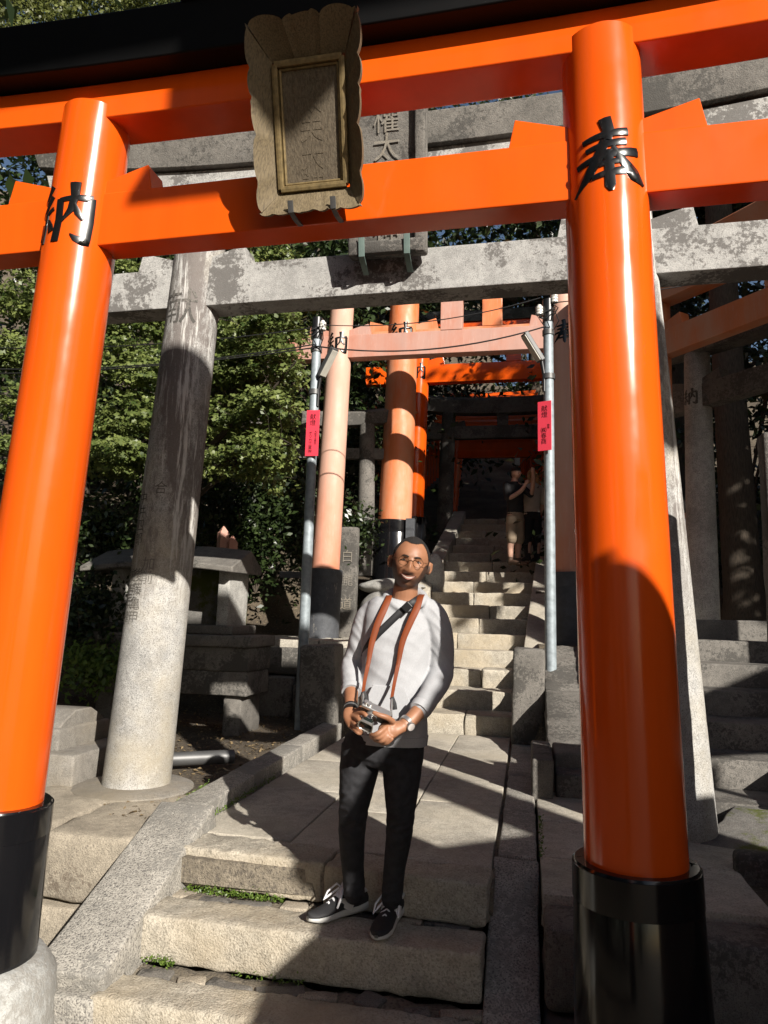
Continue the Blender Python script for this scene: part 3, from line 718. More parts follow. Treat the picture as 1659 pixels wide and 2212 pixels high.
# gate tunnel behind it
for i in range(9):
    z = 3.15 + .42 * i
    q = torii('torii_gate', ('first', 'second', 'third', 'fourth', 'fifth', 'sixth', 'seventh', 'eighth', 'ninth')[i] + ' small red torii of the dark row starting behind the mossy stone one', (-.75 - .07 * i, 17.6 + .95 * i, z), 0,
      (-1.1, -1.05), (1.1, 1.05), 2.75, .12, .11, dict(pillar='verm', sleeve='black', plinth='granite', nuki='verm', shim=None, kas='verm', strut='verm'),
      (2.15, 2.35, .05, -1.4, 1.4), None, (2.7, 3.0, .1, 1.6, .05), sleeve=(.4, .14, .14), wedge=False, group='red gates of the tunnel', seg=14)
# side gates on the right, turned towards the walkway
rg = torii('torii_gate', 'vermilion torii turned sideways, seen past the pale stone shaft', (2.55, 7.1, .95), rad(-50),
      (-1.7, -1.62), (1.7, 1.62), 4.7, .17, .15, dict(pillar='verm2', sleeve='black', plinth='granite', nuki='verm2', shim='verm2', kas='verm2', strut='verm2'),
      (3.32, 3.62, .08, -2.3, 2.3), (3.95, 4.22, .12, 2.5, .08), (4.22, 4.6, .2, 2.7, .14), sleeve=(.6, .2, .2), strut=(-.1, .15, 3.62, 3.95))
rg2 = torii('torii_gate', 'small granite torii on the upper court beyond the side stair', (3.15, 7.75, 1.02), rad(-50),
      (-1.72, -1.66), (1.72, 1.66), 3.55, .185, .15, dict(pillar='granite', plinth='granite', nuki='granite_dark', shim='granite_dark', kas='granite_dark', strut='granite_dark', ink='granite_dark'),
      (2.85, 3.13, .09, -2.2, 2.2), None, (3.5, 3.85, .17, 2.6, .16), strut=(0, .12, 3.13, 3.5), letters=(NOU, None), lsize=.2, lz=2.98, seg=30)
# unseen big gate added behind the camera to cast shadows on the landing
g0 = torii('torii_gate', 'unseen tall vermilion torii added behind the viewpoint to cast long shadows', (2.25, -1.5, -.74), 0,
      (-3.3, -3.2), (3.2, 3.1), 7.54, .27, .25, dict(pillar='verm', sleeve='black', plinth='granite', nuki='verm', shim='verm', kas='black', strut='verm'),
      (7.22, 7.44, .12, -4.0, 4.0), (7.52, 7.68, .16, 4.1, .06), (7.68, 7.96, .22, 4.3, .06), sleeve=(.9, .33, .34), plinth=(.5, .1), strut=(.0, .15, 7.44, 7.52))
gb = thing('hung_shadow_box', 'unseen roofed box added under the tall torii to shade the name board', 'shadow caster', (2.28, -1.5, 6.3))  # unseen box added to shade the front gate's beam and name board
obj('roof', MB().beam(1.98, 2.68, [(-1.72, 5.99), (-1.72, 6.04), (-1.5, 6.23), (-1.28, 6.04), (-1.28, 5.99)], n=2), 'blackroof', gb)
obj('body', MB().box((2.34, -1.5, 6.38), (.30, .11, .25)), 'oldwood', gb)
obj('hanger', MB().box((2.34, -1.64, 6.5), (.03, .02, .2)), 'steel', gb)

# ---- wooden name board on the front gate ---------------------------------
pb, pt = Vector((-.864, 2.632, 2.885)), Vector((-.846, 2.36, 3.52))
pv = (pt - pb).normalized(); pu = Vector((1, -.01, 0)).normalized(); pw = pu.cross(pv).normalized()    # pw points out of the board's face
if pw.y > 0: pw = -pw
plq = thing('name_board', 'carved weathered wooden name board with scalloped frame, hung on the vermilion gate', 'plaque', pb)
H = (pt - pb).length
def Q(u, v, w_): return pb + pu * u + pv * v + pw * w_
hw, pi_, pbm, ptp = .226, .140, .092, H - .135       # half width, panel half width, panel bottom/top
mb = MB(); mb.add([Q(u, v, w_) for u in (-pi_, pi_) for v in (pbm, ptp) for w_ in (-.03, .0)], [(0, 1, 3, 2), (4, 6, 7, 5), (0, 4, 5, 1), (2, 3, 7, 6), (0, 2, 6, 4), (1, 5, 7, 3)])
panel = obj('panel', mb, 'oldwood', plq)
for (a, b_) in (((-pi_, pbm), (pi_, pbm)), ((-pi_, ptp), (pi_, ptp)), ((-pi_, pbm), (-pi_, ptp)), ((pi_, pbm), (pi_, ptp))):
    a_, c_ = Q(*a, .010), Q(*b_, .010); obj('moulding', MB().tube([a_, c_], (.013, .013), 8, pw, power=6), 'brass', panel, 0, .002)
    a_, c_ = Q(a[0] * .86, a[1] + (.018 if a[1] == pbm else -.018), .004), Q(b_[0] * .86, b_[1] + (.018 if b_[1] == pbm else -.018), .004)
    obj('moulding', MB().tube([a_, c_], (.006, .006), 8, pw), 'brass', panel)
def flared(side, nsc, depth):
    """frame board rising outwards from the panel edge with a scalloped rim"""
    mb = MB(); N = 40; vs = []
    for i in range(N + 1):
        t = i / N
        sc = abs(math.sin(math.pi * nsc * (t + .035 * math.sin(9 * t)))) ** .5
        bump_ = .018 * sc - .006 * (abs(t - .5) < .08)
        if side in 'LR':
            s_ = -1 if side == 'L' else 1
            inn = (s_ * (pi_ + .012), pbm - .012 + (ptp - pbm + .024) * t); out = (s_ * (hw - .02 + bump_ + .012 * t), .0 + (H) * t)
        else:
            top = side == 'T'
            inn = (-(pi_ + .012) + 2 * (pi_ + .012) * t, ptp + .012 if top else pbm - .012); out = (-(hw - .01) + 2 * (hw - .01) * t, (H + bump_ * 1.6 - .01) if top else (-.004 - bump_ * .6))
        vs += [Q(*inn, .004), Q(*out, depth), Q(*out, depth - .03), Q(*inn, -.03)]
    fs = []
    for i in range(N):
        for j in range(4): fs.append((i * 4 + j, i * 4 + (j + 1) % 4, (i + 1) * 4 + (j + 1) % 4, (i + 1) * 4 + j))
    fs += [(0, 1, 2, 3), (N * 4, N * 4 + 1, N * 4 + 2, N * 4 + 3)]
    mb.add(vs, fs); obj('frame_board', mb, 'oldwood2', plq, 30)
for sd_, ns in (('L', 5), ('R', 5), ('T', 3), ('B', 6)): flared(sd_, ns, .085)
for sx in (-.08, .10):
    obj('bracket', MB().tube([Q(sx, .035, .088), Q(sx, -.008, .085), Q(sx, -.03, .03), Q(sx, -.045, -.04)], (.012, .004), 8, pu, power=5), 'steel', plq)
place_text('carved_lettering', '權太夫大神', .105, Q(0, (pbm + ptp) / 2 - .01, 0), pu, pv, 'oldwood', panel, spacing=1.0, lift=.0015)
# ---- stone name board on the granite gate
sp = thing('name_board', 'dark carved stone name board half hidden behind the wooden one', 'plaque', (-.93, 4.55, 3.72))
pb, pt = Vector((-.955, 4.60, 3.74)), Vector((-.93, 4.30, 4.95)); pv = (pt - pb).normalized(); pu = Vector((1, 0, 0)); pw = pu.cross(pv); pw = -pw if pw.y > 0 else pw; H = (pt - pb).length
c_ = Q(0, H / 2, 0); T_ = Matrix((pu, -pw, pv)).transposed()
obj('slab', MB().rough(c_, (.275, .05, H / 2), .02, .08, .006, 400, tilt=T_), 'granite_dark', sp, 50)
for s_ in (-1, 1): obj('rim', MB().rough(Q(s_ * .235, H / 2, .065), (.035, .04, H / 2), .015, .08, .006, 401 + s_, tilt=T_), 'granite_dark', sp, 50)
for v_ in (.05, H - .05): obj('rim', MB().rough(Q(0, v_, .065), (.27, .042, .045), .015, .08, .006, 404, tilt=T_), 'granite_dark', sp, 50)
for sx in (-.17, .15): obj('bracket', MB().tube([Q(sx, .12, .12), Q(sx, -.01, .11), Q(sx, -.05, .05), Q(sx, -.10, -.04)], (.022, .005), 8, pu, power=5), 'verdigris', sp)
place_text('carved_lettering', '權太夫大神', .20, Q(0, H / 2 - .08, .055), pu, pv, 'granite_mid', sp, spacing=.93, lift=.006)
# ---- inscriptions on the left granite shaft (carved, dark in the cuts)
lp = [o_ for o_ in sg.children if o_.name.startswith('pillar')][0]
def shaft(zloc): k_ = zloc / 4.42; return -1.80 + .22 * k_, .235 - .05 * k_
def carve(body, size, zloc, ang, spacing=1.0):
    x_, r_ = shaft(zloc)
    place_text('inscription', body, size, (x_ + r_ * math.sin(ang), -r_ * math.cos(ang), zloc), (1, 0, 0), (0, 0, 1), 'granite_dark', lp, wrap=(x_, 0, r_), lift=.002, slope=.05, spacing=spacing)
carve('献', .30, 3.55, -.05)
for body, z_, a_ in (('中井四郎', 1.98, -.25), ('山本吉衛', 1.92, -.55), ('山六三', 1.98, -.85), ('合', 2.2, .45), ('加前', 1.60, .35), ('後藤亀甲', 1.42, .02), ('後吉兵衛', 1.42, -.30), ('田中亀之助', 1.40, -.62), ('甚吉', 1.30, -.88)):
    carve(body, .10, z_ - .04, a_ - .30, 1.0)

# ================================================================== STREET FURNITURE
def pole(x, y, z0, z1, label, sign_big, sign_small, sign_mat, lampdir, signdx, ztop_sign, zbot_sign, ang, sz):
    t = thing('lamp_pole', label, 'lamp pole', (x, y, z0), 'galvanised lamp poles either side of the stair')
    obj('pole', MB().tube([(x, y, z0 - .3), (x, y, z1)], [.062, .055], 18), 'pole', t, 60)
    obj('cap', MB().tube([(x, y, z1 - .26), (x, y, z1 + .01)], .064, 18), 'blackplastic', t, 60)
    zl = z1 - .92
    obj('clamp', MB().tube([(x, y, zl - .03), (x, y, zl + .03)], .072, 16), 'steel', t, 60)
    obj('clamp', MB().tube([(x, y, z1 - .42), (x, y, z1 - .36)], .068, 16), 'steel', t, 60)
    d = Vector((lampdir, -.55, .0)).normalized()
    a = Vector((x, y, zl + .02)) + d * .06; b = a + d * .03 + Vector((0, 0, .16)); e = b + d * .22 + Vector((0, 0, .30))
    arm = obj('lamp_arm', MB().tube([a + Vector((0, 0, -.2)), a, b], [.02, .022, .024], 10), 'blackplastic', t, 60)
    ax = (e - b).normalized(); sd = ax.cross(Vector((0, 0, 1))).normalized(); nn = sd.cross(ax)
    T_ = Matrix((sd, ax, nn)).transposed(); 
    lh = obj('lamp_head', MB().box((b + e) / 2, (.052, (e - b).length / 2, .028), tilt=T_), 'steel', t, 0, .008)
    obj('diffuser', MB().box((b + e) / 2 - nn * .03, (.045, (e - b).length / 2 - .02, .008), tilt=T_), 'lampglass', lh, 0, .004)
    for (dx, dz) in ((.07, -.08), (-.10, -.22)) if lampdir < 0 else ((.08, -.10),):
        c = Vector((x + dx, y - .05, z1 + dz + (.10 if lampdir < 0 else 0)))
        ins = obj('insulator', MB().tube([c + Vector((0, 0, z)) for z in (-.075, -.065, -.04, -.035, -.03, -.005, 0, .005, .03, .035, .055, .06)], [.02, .042, .042, .022, .042, .042, .022, .042, .042, .025, .022, .005], 14), 'porcelain', t, 50)
        obj('bracket', MB().tube([c + Vector((0, 0, -.09)), c + Vector((-dx * .7, .05, -.1))], .012, 8), 'steel', t)
    cb = MB()
    for i in range(5):
        a_ = i * 1.3; cb.tube([Vector((x + .06 * math.cos(a_), y - .06, z1 - .38 + .03 * i)), Vector((x + .13 * math.cos(a_ + .5), y - .12, z1 - .30 + .04 * i)), Vector((x + .08, y - .04, z1 - .16 + .02 * i))], .006, 6)
    obj('jumper_cable', cb, 'wire', t)
    # advertising plate strapped to the pole
    s = thing('sign_plate', *sign_mat[1:3], (x + signdx, y - .08, zbot_sign), 'signs on the lamp poles')
    ct = Vector((x + signdx, y - .075, (ztop_sign + zbot_sign) / 2)); ux = Vector((math.cos(ang), math.sin(ang), 0)); uz = Vector((0, 0, 1))
    obj('plate', MB().box(ct, (.079, .004, (ztop_sign - zbot_sign) / 2), rz=ang), sign_mat[0], s, 0, .001)
    fo = ct - Vector((-math.sin(ang), math.cos(ang), 0)) * .0045
    hh = (ztop_sign - zbot_sign)
    place_text('lettering', sign_big, sz, fo + uz * hh * .29, ux, uz, 'ink', s, spacing=.95, lift=.001)
    for body, dx_, dz_, z_ in sign_small: place_text('lettering', body, z_, fo + ux * dx_ + uz * dz_ * hh, ux, uz, 'ink', s, spacing=.92, lift=.001)
    return t
pole(-2.47, 7.8, .05, 4.77, 'grey steel lamp pole with a pink-red sign plate, left of the stair', '献燈', (('オツカ工業㈱', -.022, -.20, .047), ('大阪市生野区', .04, -.10, .030)),
     ('red', 'pink-red plate lettered in black, strapped to the pole left of the stair', 'sign'), 1.0, .02, 3.61, 3.06, 0, .075)
pole(.25, 8.0, .40, 4.92, 'grey steel lamp pole with a dark red sign plate, right of the stair', '献燈', (('㈱春商', -.01, -.20, .070), ('榊原', .045, -.02, .03)),
     ('red', 'shaded dark red plate lettered in black, on the pole right of the stair', 'sign'), -1.0, -.05, 3.69, 3.12, rad(-22), .075)
def cable(name, label, pts, sag, r=.006):
    mb = MB()
    for a, b in zip(pts, pts[1:]):
        a, b = Vector(a), Vector(b); n = 14
        mb.tube([a.lerp(b, i / n) - Vector((0, 0, sag * 4 * (i / n) * (1 - i / n))) for i in range(n + 1)], r, 6)
    tag(obj(name, mb, 'wire'), label, 'cable', 'overhead wires between the poles')
cable('overhead_wire', 'thin black wire strung between the tops of the two lamp poles', [(-2.38, 7.72, 4.66), (.16, 7.9, 4.92)], .12)
cable('overhead_wire', 'twisted black cable pair strung lower between the two lamp poles', [(-2.47, 7.72, 4.40), (.22, 7.9, 4.57)], .16, .009)
cable('overhead_wire', 'upper black wire running from the pole with the pink sign into the maple', [(-2.40, 7.72, 4.64), (-9.5, 7.2, 4.75)], .25, .007)
cable('overhead_wire', 'middle black wire running from the pole with the pink sign into the maple', [(-2.47, 7.72, 4.42), (-9.5, 7.0, 4.45)], .3, .008)
cable('overhead_wire', 'lowest black wire running from the pole with the pink sign into the maple', [(-2.47, 7.72, 4.38), (-9.5, 7.0, 4.20)], .2, .008)
cable('overhead_wire', 'black wire from the pole with the dark red sign past the orange pillar', [(.3, 7.92, 4.86), (5.5, 7.4, 5.6)], .2, .006)

# ---- stone altar lantern on the left
al = thing('stone_altar', 'dark stone altar box with sloping roof on a stone table behind the granite shaft', 'altar', (-3.75, 7.5, 0))
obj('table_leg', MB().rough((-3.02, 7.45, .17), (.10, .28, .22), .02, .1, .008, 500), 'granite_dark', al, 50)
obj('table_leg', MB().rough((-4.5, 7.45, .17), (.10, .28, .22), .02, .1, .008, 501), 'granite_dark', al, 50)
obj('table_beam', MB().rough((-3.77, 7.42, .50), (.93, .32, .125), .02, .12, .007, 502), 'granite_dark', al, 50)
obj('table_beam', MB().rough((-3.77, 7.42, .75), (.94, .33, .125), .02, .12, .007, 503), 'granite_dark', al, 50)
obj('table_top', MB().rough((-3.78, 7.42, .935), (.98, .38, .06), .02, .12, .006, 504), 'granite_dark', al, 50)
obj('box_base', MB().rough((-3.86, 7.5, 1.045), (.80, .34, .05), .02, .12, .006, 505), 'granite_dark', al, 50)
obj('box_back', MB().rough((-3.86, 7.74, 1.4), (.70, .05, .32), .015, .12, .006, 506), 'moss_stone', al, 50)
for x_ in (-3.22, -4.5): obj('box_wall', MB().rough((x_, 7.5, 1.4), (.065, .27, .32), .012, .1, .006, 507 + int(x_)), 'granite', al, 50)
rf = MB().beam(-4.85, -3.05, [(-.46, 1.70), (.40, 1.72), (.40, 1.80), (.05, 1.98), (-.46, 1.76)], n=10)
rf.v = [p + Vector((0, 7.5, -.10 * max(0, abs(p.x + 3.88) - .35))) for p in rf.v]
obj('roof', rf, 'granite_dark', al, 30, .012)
# ---- stepped stone base at far left
sb = thing('stepped_base', 'grey stepped stone base half hidden behind the vermilion pillar', 'pedestal', (-3.6, 5.1, 0))
obj('lower_course', MB().rough((-3.63, 5.05, .08), (.52, .40, .12), .02, .1, .005, 520), 'granite_mid', sb, 50)
obj('middle_course', MB().rough((-3.70, 5.10, .26), (.37, .33, .09), .02, .1, .005, 521), 'granite_mid', sb, 50)
obj('carved_top', MB().beam(-4.05, -3.36, [(4.80, .34), (5.40, .34), (5.32, .40), (5.2, .46), (5.0, .46), (4.88, .40)], n=10), 'granite_mid', sb, 30, .01)
# ---- round concrete collar of the granite shaft and the steel pipe
tag(obj('concrete_collar', MB().tube([(-2.72, 4.80, z) for z in (-.06, -.005, .014, .016)], [.42, .41, .36, .2], 40), 'granite_mid', None, 50), 'low round concrete collar around the foot of the weathered granite shaft', 'collar')
a, b = G(372, 1640, .05), G(505, 1634, .05)
pm = MB().tube([a, b, b, a], [.055, .055, .047, .047], 20, cap=False); 
tag(obj('steel_pipe', pm, 'steel', None, 50), 'short length of dark steel pipe lying on the dirt beside the kerb', 'pipe')
# ---- slabs with writing behind the poles
ms = MB().rough((-2.68, 10.55, 1.75), (.15, .07, .85), .03, .1, .008, 530)
mo = tag(obj('memorial_stone', ms, 'granite_dark', None, 50), 'narrow upright inscribed stone between the pink and the peeling orange pillars', 'stone marker')
for k_, ch_ in enumerate('白瀧道'): place_text('inscription', ch_, .20, (-2.68, 10.475, 2.15 - .36 * k_), (1, 0, 0), (0, 0, 1), 'granite_mid', mo, lift=.003)
tag(obj('stone_marker', MB().rough((1.30, 4.02, 1.12), (.075, .06, 1.12), .02, .12, .008, 531), 'granite_dark', None, 50), 'tall slim dark stone marker at the foot of the side stair', 'stone marker')
tag(obj('stone_marker', MB().rough((1.13, 3.32, -.1), (.10, .08, .52), .02, .12, .008, 532), 'granite_dark', None, 50), 'short dark stone marker in front of the low concrete wall', 'stone marker')
tag(obj('stone_bench', MB().rough((1.72, 9.6, 1.52), (.35, .18, .07), .02, .1, .006, 533).rough((1.5, 9.6, 1.33), (.08, .15, .14), .02, .1, .006, 534).rough((1.98, 9.6, 1.33), (.08, .15, .14), .02, .1, .006, 535), 'granite', None, 50), 'plain grey stone bench on the upper court behind the granite torii', 'bench')
# rounded boulders beside the stair
for (x_, y_, z_, r_, lb) in ((-2.15, 10.9, 1.35, (.42, .3, .34), 'pale rounded boulder under the peeling orange pillar'), (-2.1, 11.0, 1.70, (.5, .32, .13), 'flat grey capping stone under the peeling orange pillar'), (-1.52, 11.9, 1.95, (.16, .16, .36), 'upright pale boulder at the shoulder of the stair')):
    b_ = MB().ball((x_, y_, z_), r_, 24, 16); b_.v = [p + (p - Vector((x_, y_, z_))).normalized() * .05 * noise.noise(p * 3) for p in b_.v]
    tag(obj('boulder', b_, 'granite', None, 60), lb, 'boulder')
# small stone torii and red slats at the back left
torii('torii_gate', 'slim mossy stone torii under the maple, behind the altar', (P(512, 1200, 11.2).x + 1.1, 11.2, P(512, 1200, 11.2).z - .3), rad(8),
      (-1.15, -1.08), (1.1, 1.05), 2.55, .15, .13, dict(pillar='granite_dark', plinth='granite', nuki='granite_dark', shim='granite_dark', kas='granite_dark', strut='granite_dark'),
      (1.95, 2.13, .06, -1.5, 1.5), None, (2.5, 2.78, .11, 1.7, .12), strut=(0, .08, 2.13, 2.5), wedge=False, seg=20)
for i, x_ in enumerate((480, 500)):
    p = P(x_, 1190, 8.9)
    tag(obj('red_post', MB().tube([p + Vector((0, 0, -.9)), p + Vector((0, 0, .24 - i * .13)), p + Vector((0, 0, .34 - i * .13))], [.085, .085, .005], 4), 'pinkbeam'), ('taller', 'shorter')[i] + ' faded red post with a pointed top behind the altar roof', 'post')
for i in range(7):
    p = P(908 + i * 6.2, 1062, 17.5)
    tag(obj('red_picket', MB().box(p + Vector((0, 0, .35 + .1 * i)), (.03, .03, .42 + .03 * i)), 'verm'), 'bright red fence picket beyond the peeling orange pillar', 'fence picket', 'red pickets beside the tunnel')
# sunlit stone fence seen through the tunnel
sf = thing('stone_fence', 'sunlit pale stone fence glimpsed up the hill above the couple', 'fence', P(1140, 1000, 24))
for x_ in (1117, 1133, 1158, 1172): p = P(x_, 1000, 24); obj('post', MB().box(p + Vector((0, 0, .65)), (.09, .09, .75)), 'granite', sf, 0, .01)
obj('rail', MB().box(P(1143, 985, 24), (.55, .06, .08)), 'granite', sf, 0, .01)
p = P(1143, 930, 25); tag(obj('red_post', MB().box(p + Vector((0, 0, .3)), (.22, .1, .8)), 'verm'), 'sunlit orange post glimpsed up the hill behind the stone fence', 'post')

# ---- unseen wall added behind the camera, top cut to shade the lower right
ar, dr = Vector((math.cos(AZ), math.sin(AZ), 0)), Vector((-math.sin(AZ), math.cos(AZ), 0))
def AB(a, s, z): return ar * a + dr * s + Vector((0, 0, z))
wl = MB().prism([(.96, -.74), (.98, 2.05), (1.15, 2.19), (1.56, 2.52), (1.62, 2.74), (3.86, 2.70), (3.95, 2.2), (7.6, 2.1), (7.6, -.74)], dr * -2.2, ar, (0, 0, 1), dr * .22)
tag(obj('shade_wall', wl, 'block', None), 'unseen long stone wall added behind the viewpoint to shade the lower right', 'wall')
nb = thing('shade_board', 'unseen wooden board added behind the viewpoint to shade the side stair', 'notice board', AB(5.6, -2.6, -.74))  # unseen board added to throw a shade band over landing and side stair
obj('board', MB().prism([(3.86, 3.45), (4.0, 4.0), (4.3, 3.82), (7.2, 4.45), (7.2, 3.25)], dr * -2.65, ar, (0, 0, 1), dr * .06), 'oldwood', nb)
for a_ in (4.6, 7.0): obj('post', MB().box(AB(a_, -2.72, 1.3), (.05, .05, 2.05), rz=AZ), 'oldwood', nb)
ln = thing('shade_lantern', 'stone lantern with a peaked roof standing on the wall behind the photographer', 'shadow caster', AB(1.9, -2.1, 2.7))  # unseen lantern added, its peak shaping the shade on the right pillar
c = AB(1.87, -2.1, 0)
obj('fire_box', MB().box(c + Vector((0, 0, 2.74)), (.2, .2, .1), rz=AZ), 'granite', ln)
obj('roof', MB().tube([c + Vector((0, 0, z)) for z in (2.80, 2.9, 3.06, 3.2, 3.32, 3.40)], [.40, .37, .28, .19, .10, .02], 24), 'granite', ln, 50)
obj('finial', MB().ball(c + Vector((0, 0, 3.41)), .03), 'granite', ln)

# ================================================================== VEGETATION
def branchy(mb, p0, p1, r0, r1, rng, kids=3, depth=2, wob=.12):
    n = 5; pts = [Vector(p0).lerp(Vector(p1), i / n) + Vector((rng.uniform(-1, 1), rng.uniform(-1, 1), rng.uniform(-.5, .5))) * wob * (0 < i < n) for i in range(n + 1)]
    mb.tube(pts, [r0 + (r1 - r0) * i / n for i in range(n + 1)], 8)
    if depth:
        L = (Vector(p1) - Vector(p0)).length
        for k_ in range(kids):
            q = pts[rng.randint(2, n)]; d = Vector((rng.uniform(-1, 1), rng.uniform(-1, 1), rng.uniform(-.1, .7))).normalized()
            branchy(mb, q, q + d * L * rng.uniform(.35, .6), r1 * .8, r1 * .25, rng, kids, depth - 1, wob * .7)
def tree(name, label, base, trunk_h, r, blobs, n, size, mat, seed, group=None, flat=1.0, trunk=True, star=False, out=.5, up=.6, clip=None, jit=.55, spread=3.4):
    """blobs: [(centre, (rx,ry,rz)), ...] volumes filled with leaf clumps"""
    rng = np.random.default_rng(seed); pr = random.Random(seed); base = Vector(base)
    t = thing(name, label, 'tree', base, group)
    if trunk:
        mb = MB(); top = base + Vector((pr.uniform(-.3, .3), pr.uniform(-.3, .3), trunk_h))
        mb.tube([base + Vector((0, 0, -.4)), base + Vector((0, 0, .25)), base.lerp(top, .5) + Vector((pr.uniform(-.15, .15), 0, 0)), top], [r * 1.5, r * 1.05, r * .8, r * .4], 12)
        for (c, rr_) in blobs[:9]:
            a = base.lerp(top, pr.uniform(.45, .95)); branchy(mb, a, Vector(c), r * .35, r * .06, pr, 2, 1)
        obj('trunk', mb, 'bark', t, 60)
    vol = np.array([b[1][0] * b[1][1] * b[1][2] for b in blobs]) ** .7; pick = rng.choice(len(blobs), size=max(8, n // 55), p=vol / vol.sum())
    C = np.array([b[0] for b in blobs], float)[pick]; Rr_ = np.array([b[1] for b in blobs], float)[pick]
    d = rng.normal(size=(len(pick), 3)); d /= np.linalg.norm(d, axis=1, keepdims=True)
    cl = C + d * Rr_ * (rng.uniform(.25, 1, size=(len(pick), 1)) ** .5)
    ids = rng.integers(0, len(pick), n); cr = rng.uniform(.6, 1.3, size=len(pick))
    off = rng.normal(size=(n, 3)) * np.array([1, 1, .45 * flat]) * (cr[ids] * size * spread)[:, None]
    off[:, 2] -= .16 * np.hypot(off[:, 0], off[:, 1])
    pos = cl[ids] + off
    nr = rng.normal(size=(n, 3)) * jit + np.array([.12, -.3 if star else 0, up]) + (d[ids]) * out
    if clip is not None: kp = pos[:, 0] < clip + rng.normal(size=n) * .05; pos, nr, ids = pos[kp], nr[kp], ids[kp]; n = len(pos)
    tone = np.clip(rng.normal(.5, .2, n) + (rng.uniform(-.25, .25, len(pick)))[ids], 0, 1)
    leaf_mesh('crown', pos, nr, rng.uniform(.7, 1.25, n) * size, tone, mat, t, star, rng=rng)
    return t
# the Japanese maple filling the left: sprays hung where the photograph shows them
sp_ = []
for (x, y, Y, rx, rz) in ((590, 700, 8.6, .55, .30), (640, 780, 8.4, .5, .25), (560, 790, 8.9, .6, .3), (600, 880, 8.5, .6, .3), (520, 900, 9.0, .5, .3), (630, 960, 8.2, .45, .3), (560, 980, 8.4, .5, .3), (500, 830, 9.2, .6, .4),
                          (530, 720, 9.3, .5, .35), (480, 1000, 8.8, .4, .22), (640, 1030, 8.2, .25, .22), (300, 900, 8.6, .6, .3), (260, 980, 8.2, .6, .28), (320, 820, 9.0, .55, .3), (240, 760, 9.2, .6, .35), (290, 690, 9.5, .6, .35),
                          (60, 640, 9.2, .6, .35), (40, 760, 9.0, .6, .35), (70, 880, 8.8, .55, .3), (20, 980, 8.6, .5, .3), (560, 560, 10, .7, .4), (640, 620, 10, .5, .35), (250, 600, 10, .7, .35), (60, 540, 10.2, .7, .4), (500, 620, 10, .7, .4),
                          (420, 780, 9.4, .7, .4), (420, 920, 9.2, .7, .4), (150, 700, 9.3, .7, .4), (150, 900, 8.9, .7, .4)):
    p = P(x, y, Y); sp_.append((tuple(p), (rx, .5, rz)))
tree('maple_tree', 'green Japanese maple with layered sprays filling the space left of the stair', (-5.4, 9.4, .3), 3.6, .16, sp_, 40000, .050, 'maple', 11, flat=.30, star=True, out=.25, up=.55, clip=-2.95, jit=.38, spread=2.9)
sp2 = [(tuple(P(x, y, Y)), (r_, r_, r_ * .5)) for (x, y, Y, r_) in ((60, 20, 11, 1.0), (200, 40, 11, .9), (330, 25, 11.5, .9), (430, 20, 12, .8), (120, -60, 11.5, 1.2), (300, -60, 12, 1.2), (20, 90, 10.5, .8), (470, 260, 12, .7), (390, 280, 12, .6), (330, 290, 11.5, .6), (540, 250, 12, .6))]
tree('maple_tree', 'sunlit yellow-green tree with sky gaps above the black lintel', (-7.5, 12.5, 1.5), 7.5, .2, sp2, 16000, .06, 'bright', 12, flat=.7, star=True)
# dark evergreens behind
pr = random.Random(3)
ev = [(-4.9, 12.6, 'dense dark evergreen crowding the back of the altar'), (-6.2, 12.2, 'dark evergreen behind the maple sprays'), (-8.5, 12, 'broad dark evergreen behind the maple at the frame edge'), (-4.6, 14.2, 'dark evergreen just behind the peeling orange pillar'), (-10.5, 14, 'tall dark evergreen left of the maple'),
      (-5.5, 17, 'tall dark evergreen on the hill left of the tunnel'), (-8, 19, 'tall dark evergreen high on the left hill'), (-3.3, 20.5, 'dark evergreen over the left of the red tunnel'), (2.6, 13.5, 'dark evergreen right of the stair'), (4.6, 12.2, 'dark evergreen behind the granite side torii'), (6.6, 11.5, 'broad dark evergreen beside the upper court'), (3.2, 18, 'tall dark evergreen right of the tunnel'), (6.5, 17, 'tall dark evergreen high on the right hill'), (.3, 27, 'tall dark evergreen over the end of the tunnel'), (-5, 27, 'tall dark evergreen at the top of the left hill'), (5, 26, 'tall dark evergreen at the top of the right hill'), (-13, 20, 'tall dark evergreen far up the left slope')]
for i, (x, y, lb) in enumerate(ev):
    z = ground_h(x, y); h = pr.uniform(7, 10) + (y > 16) * 5
    bl = [((x + pr.uniform(-1.5, 1.5), y + pr.uniform(-1, 1.2), z + h * f), (pr.uniform(1.0, 1.6), pr.uniform(1.0, 1.5), h * .13)) for f in (.08, .16, .26, .36, .46, .56, .66, .76, .86, .96) for _ in (0, 1)]
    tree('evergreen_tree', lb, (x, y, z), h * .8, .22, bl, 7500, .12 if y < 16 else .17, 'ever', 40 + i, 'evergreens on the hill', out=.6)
bl = [((pr.uniform(-3.5, 3.0), pr.uniform(12.5, 21), pr.uniform(8.2, 11)), (1.3, 1.3, .7)) for _ in range(16)]
tree('evergreen_tree', 'dark evergreen arching over the stair head and the red tunnel', (2.3, 15.5, 2.6), 6.5, .22, bl, 9000, .15, 'ever', 77, 'evergreens on the hill', out=.5)
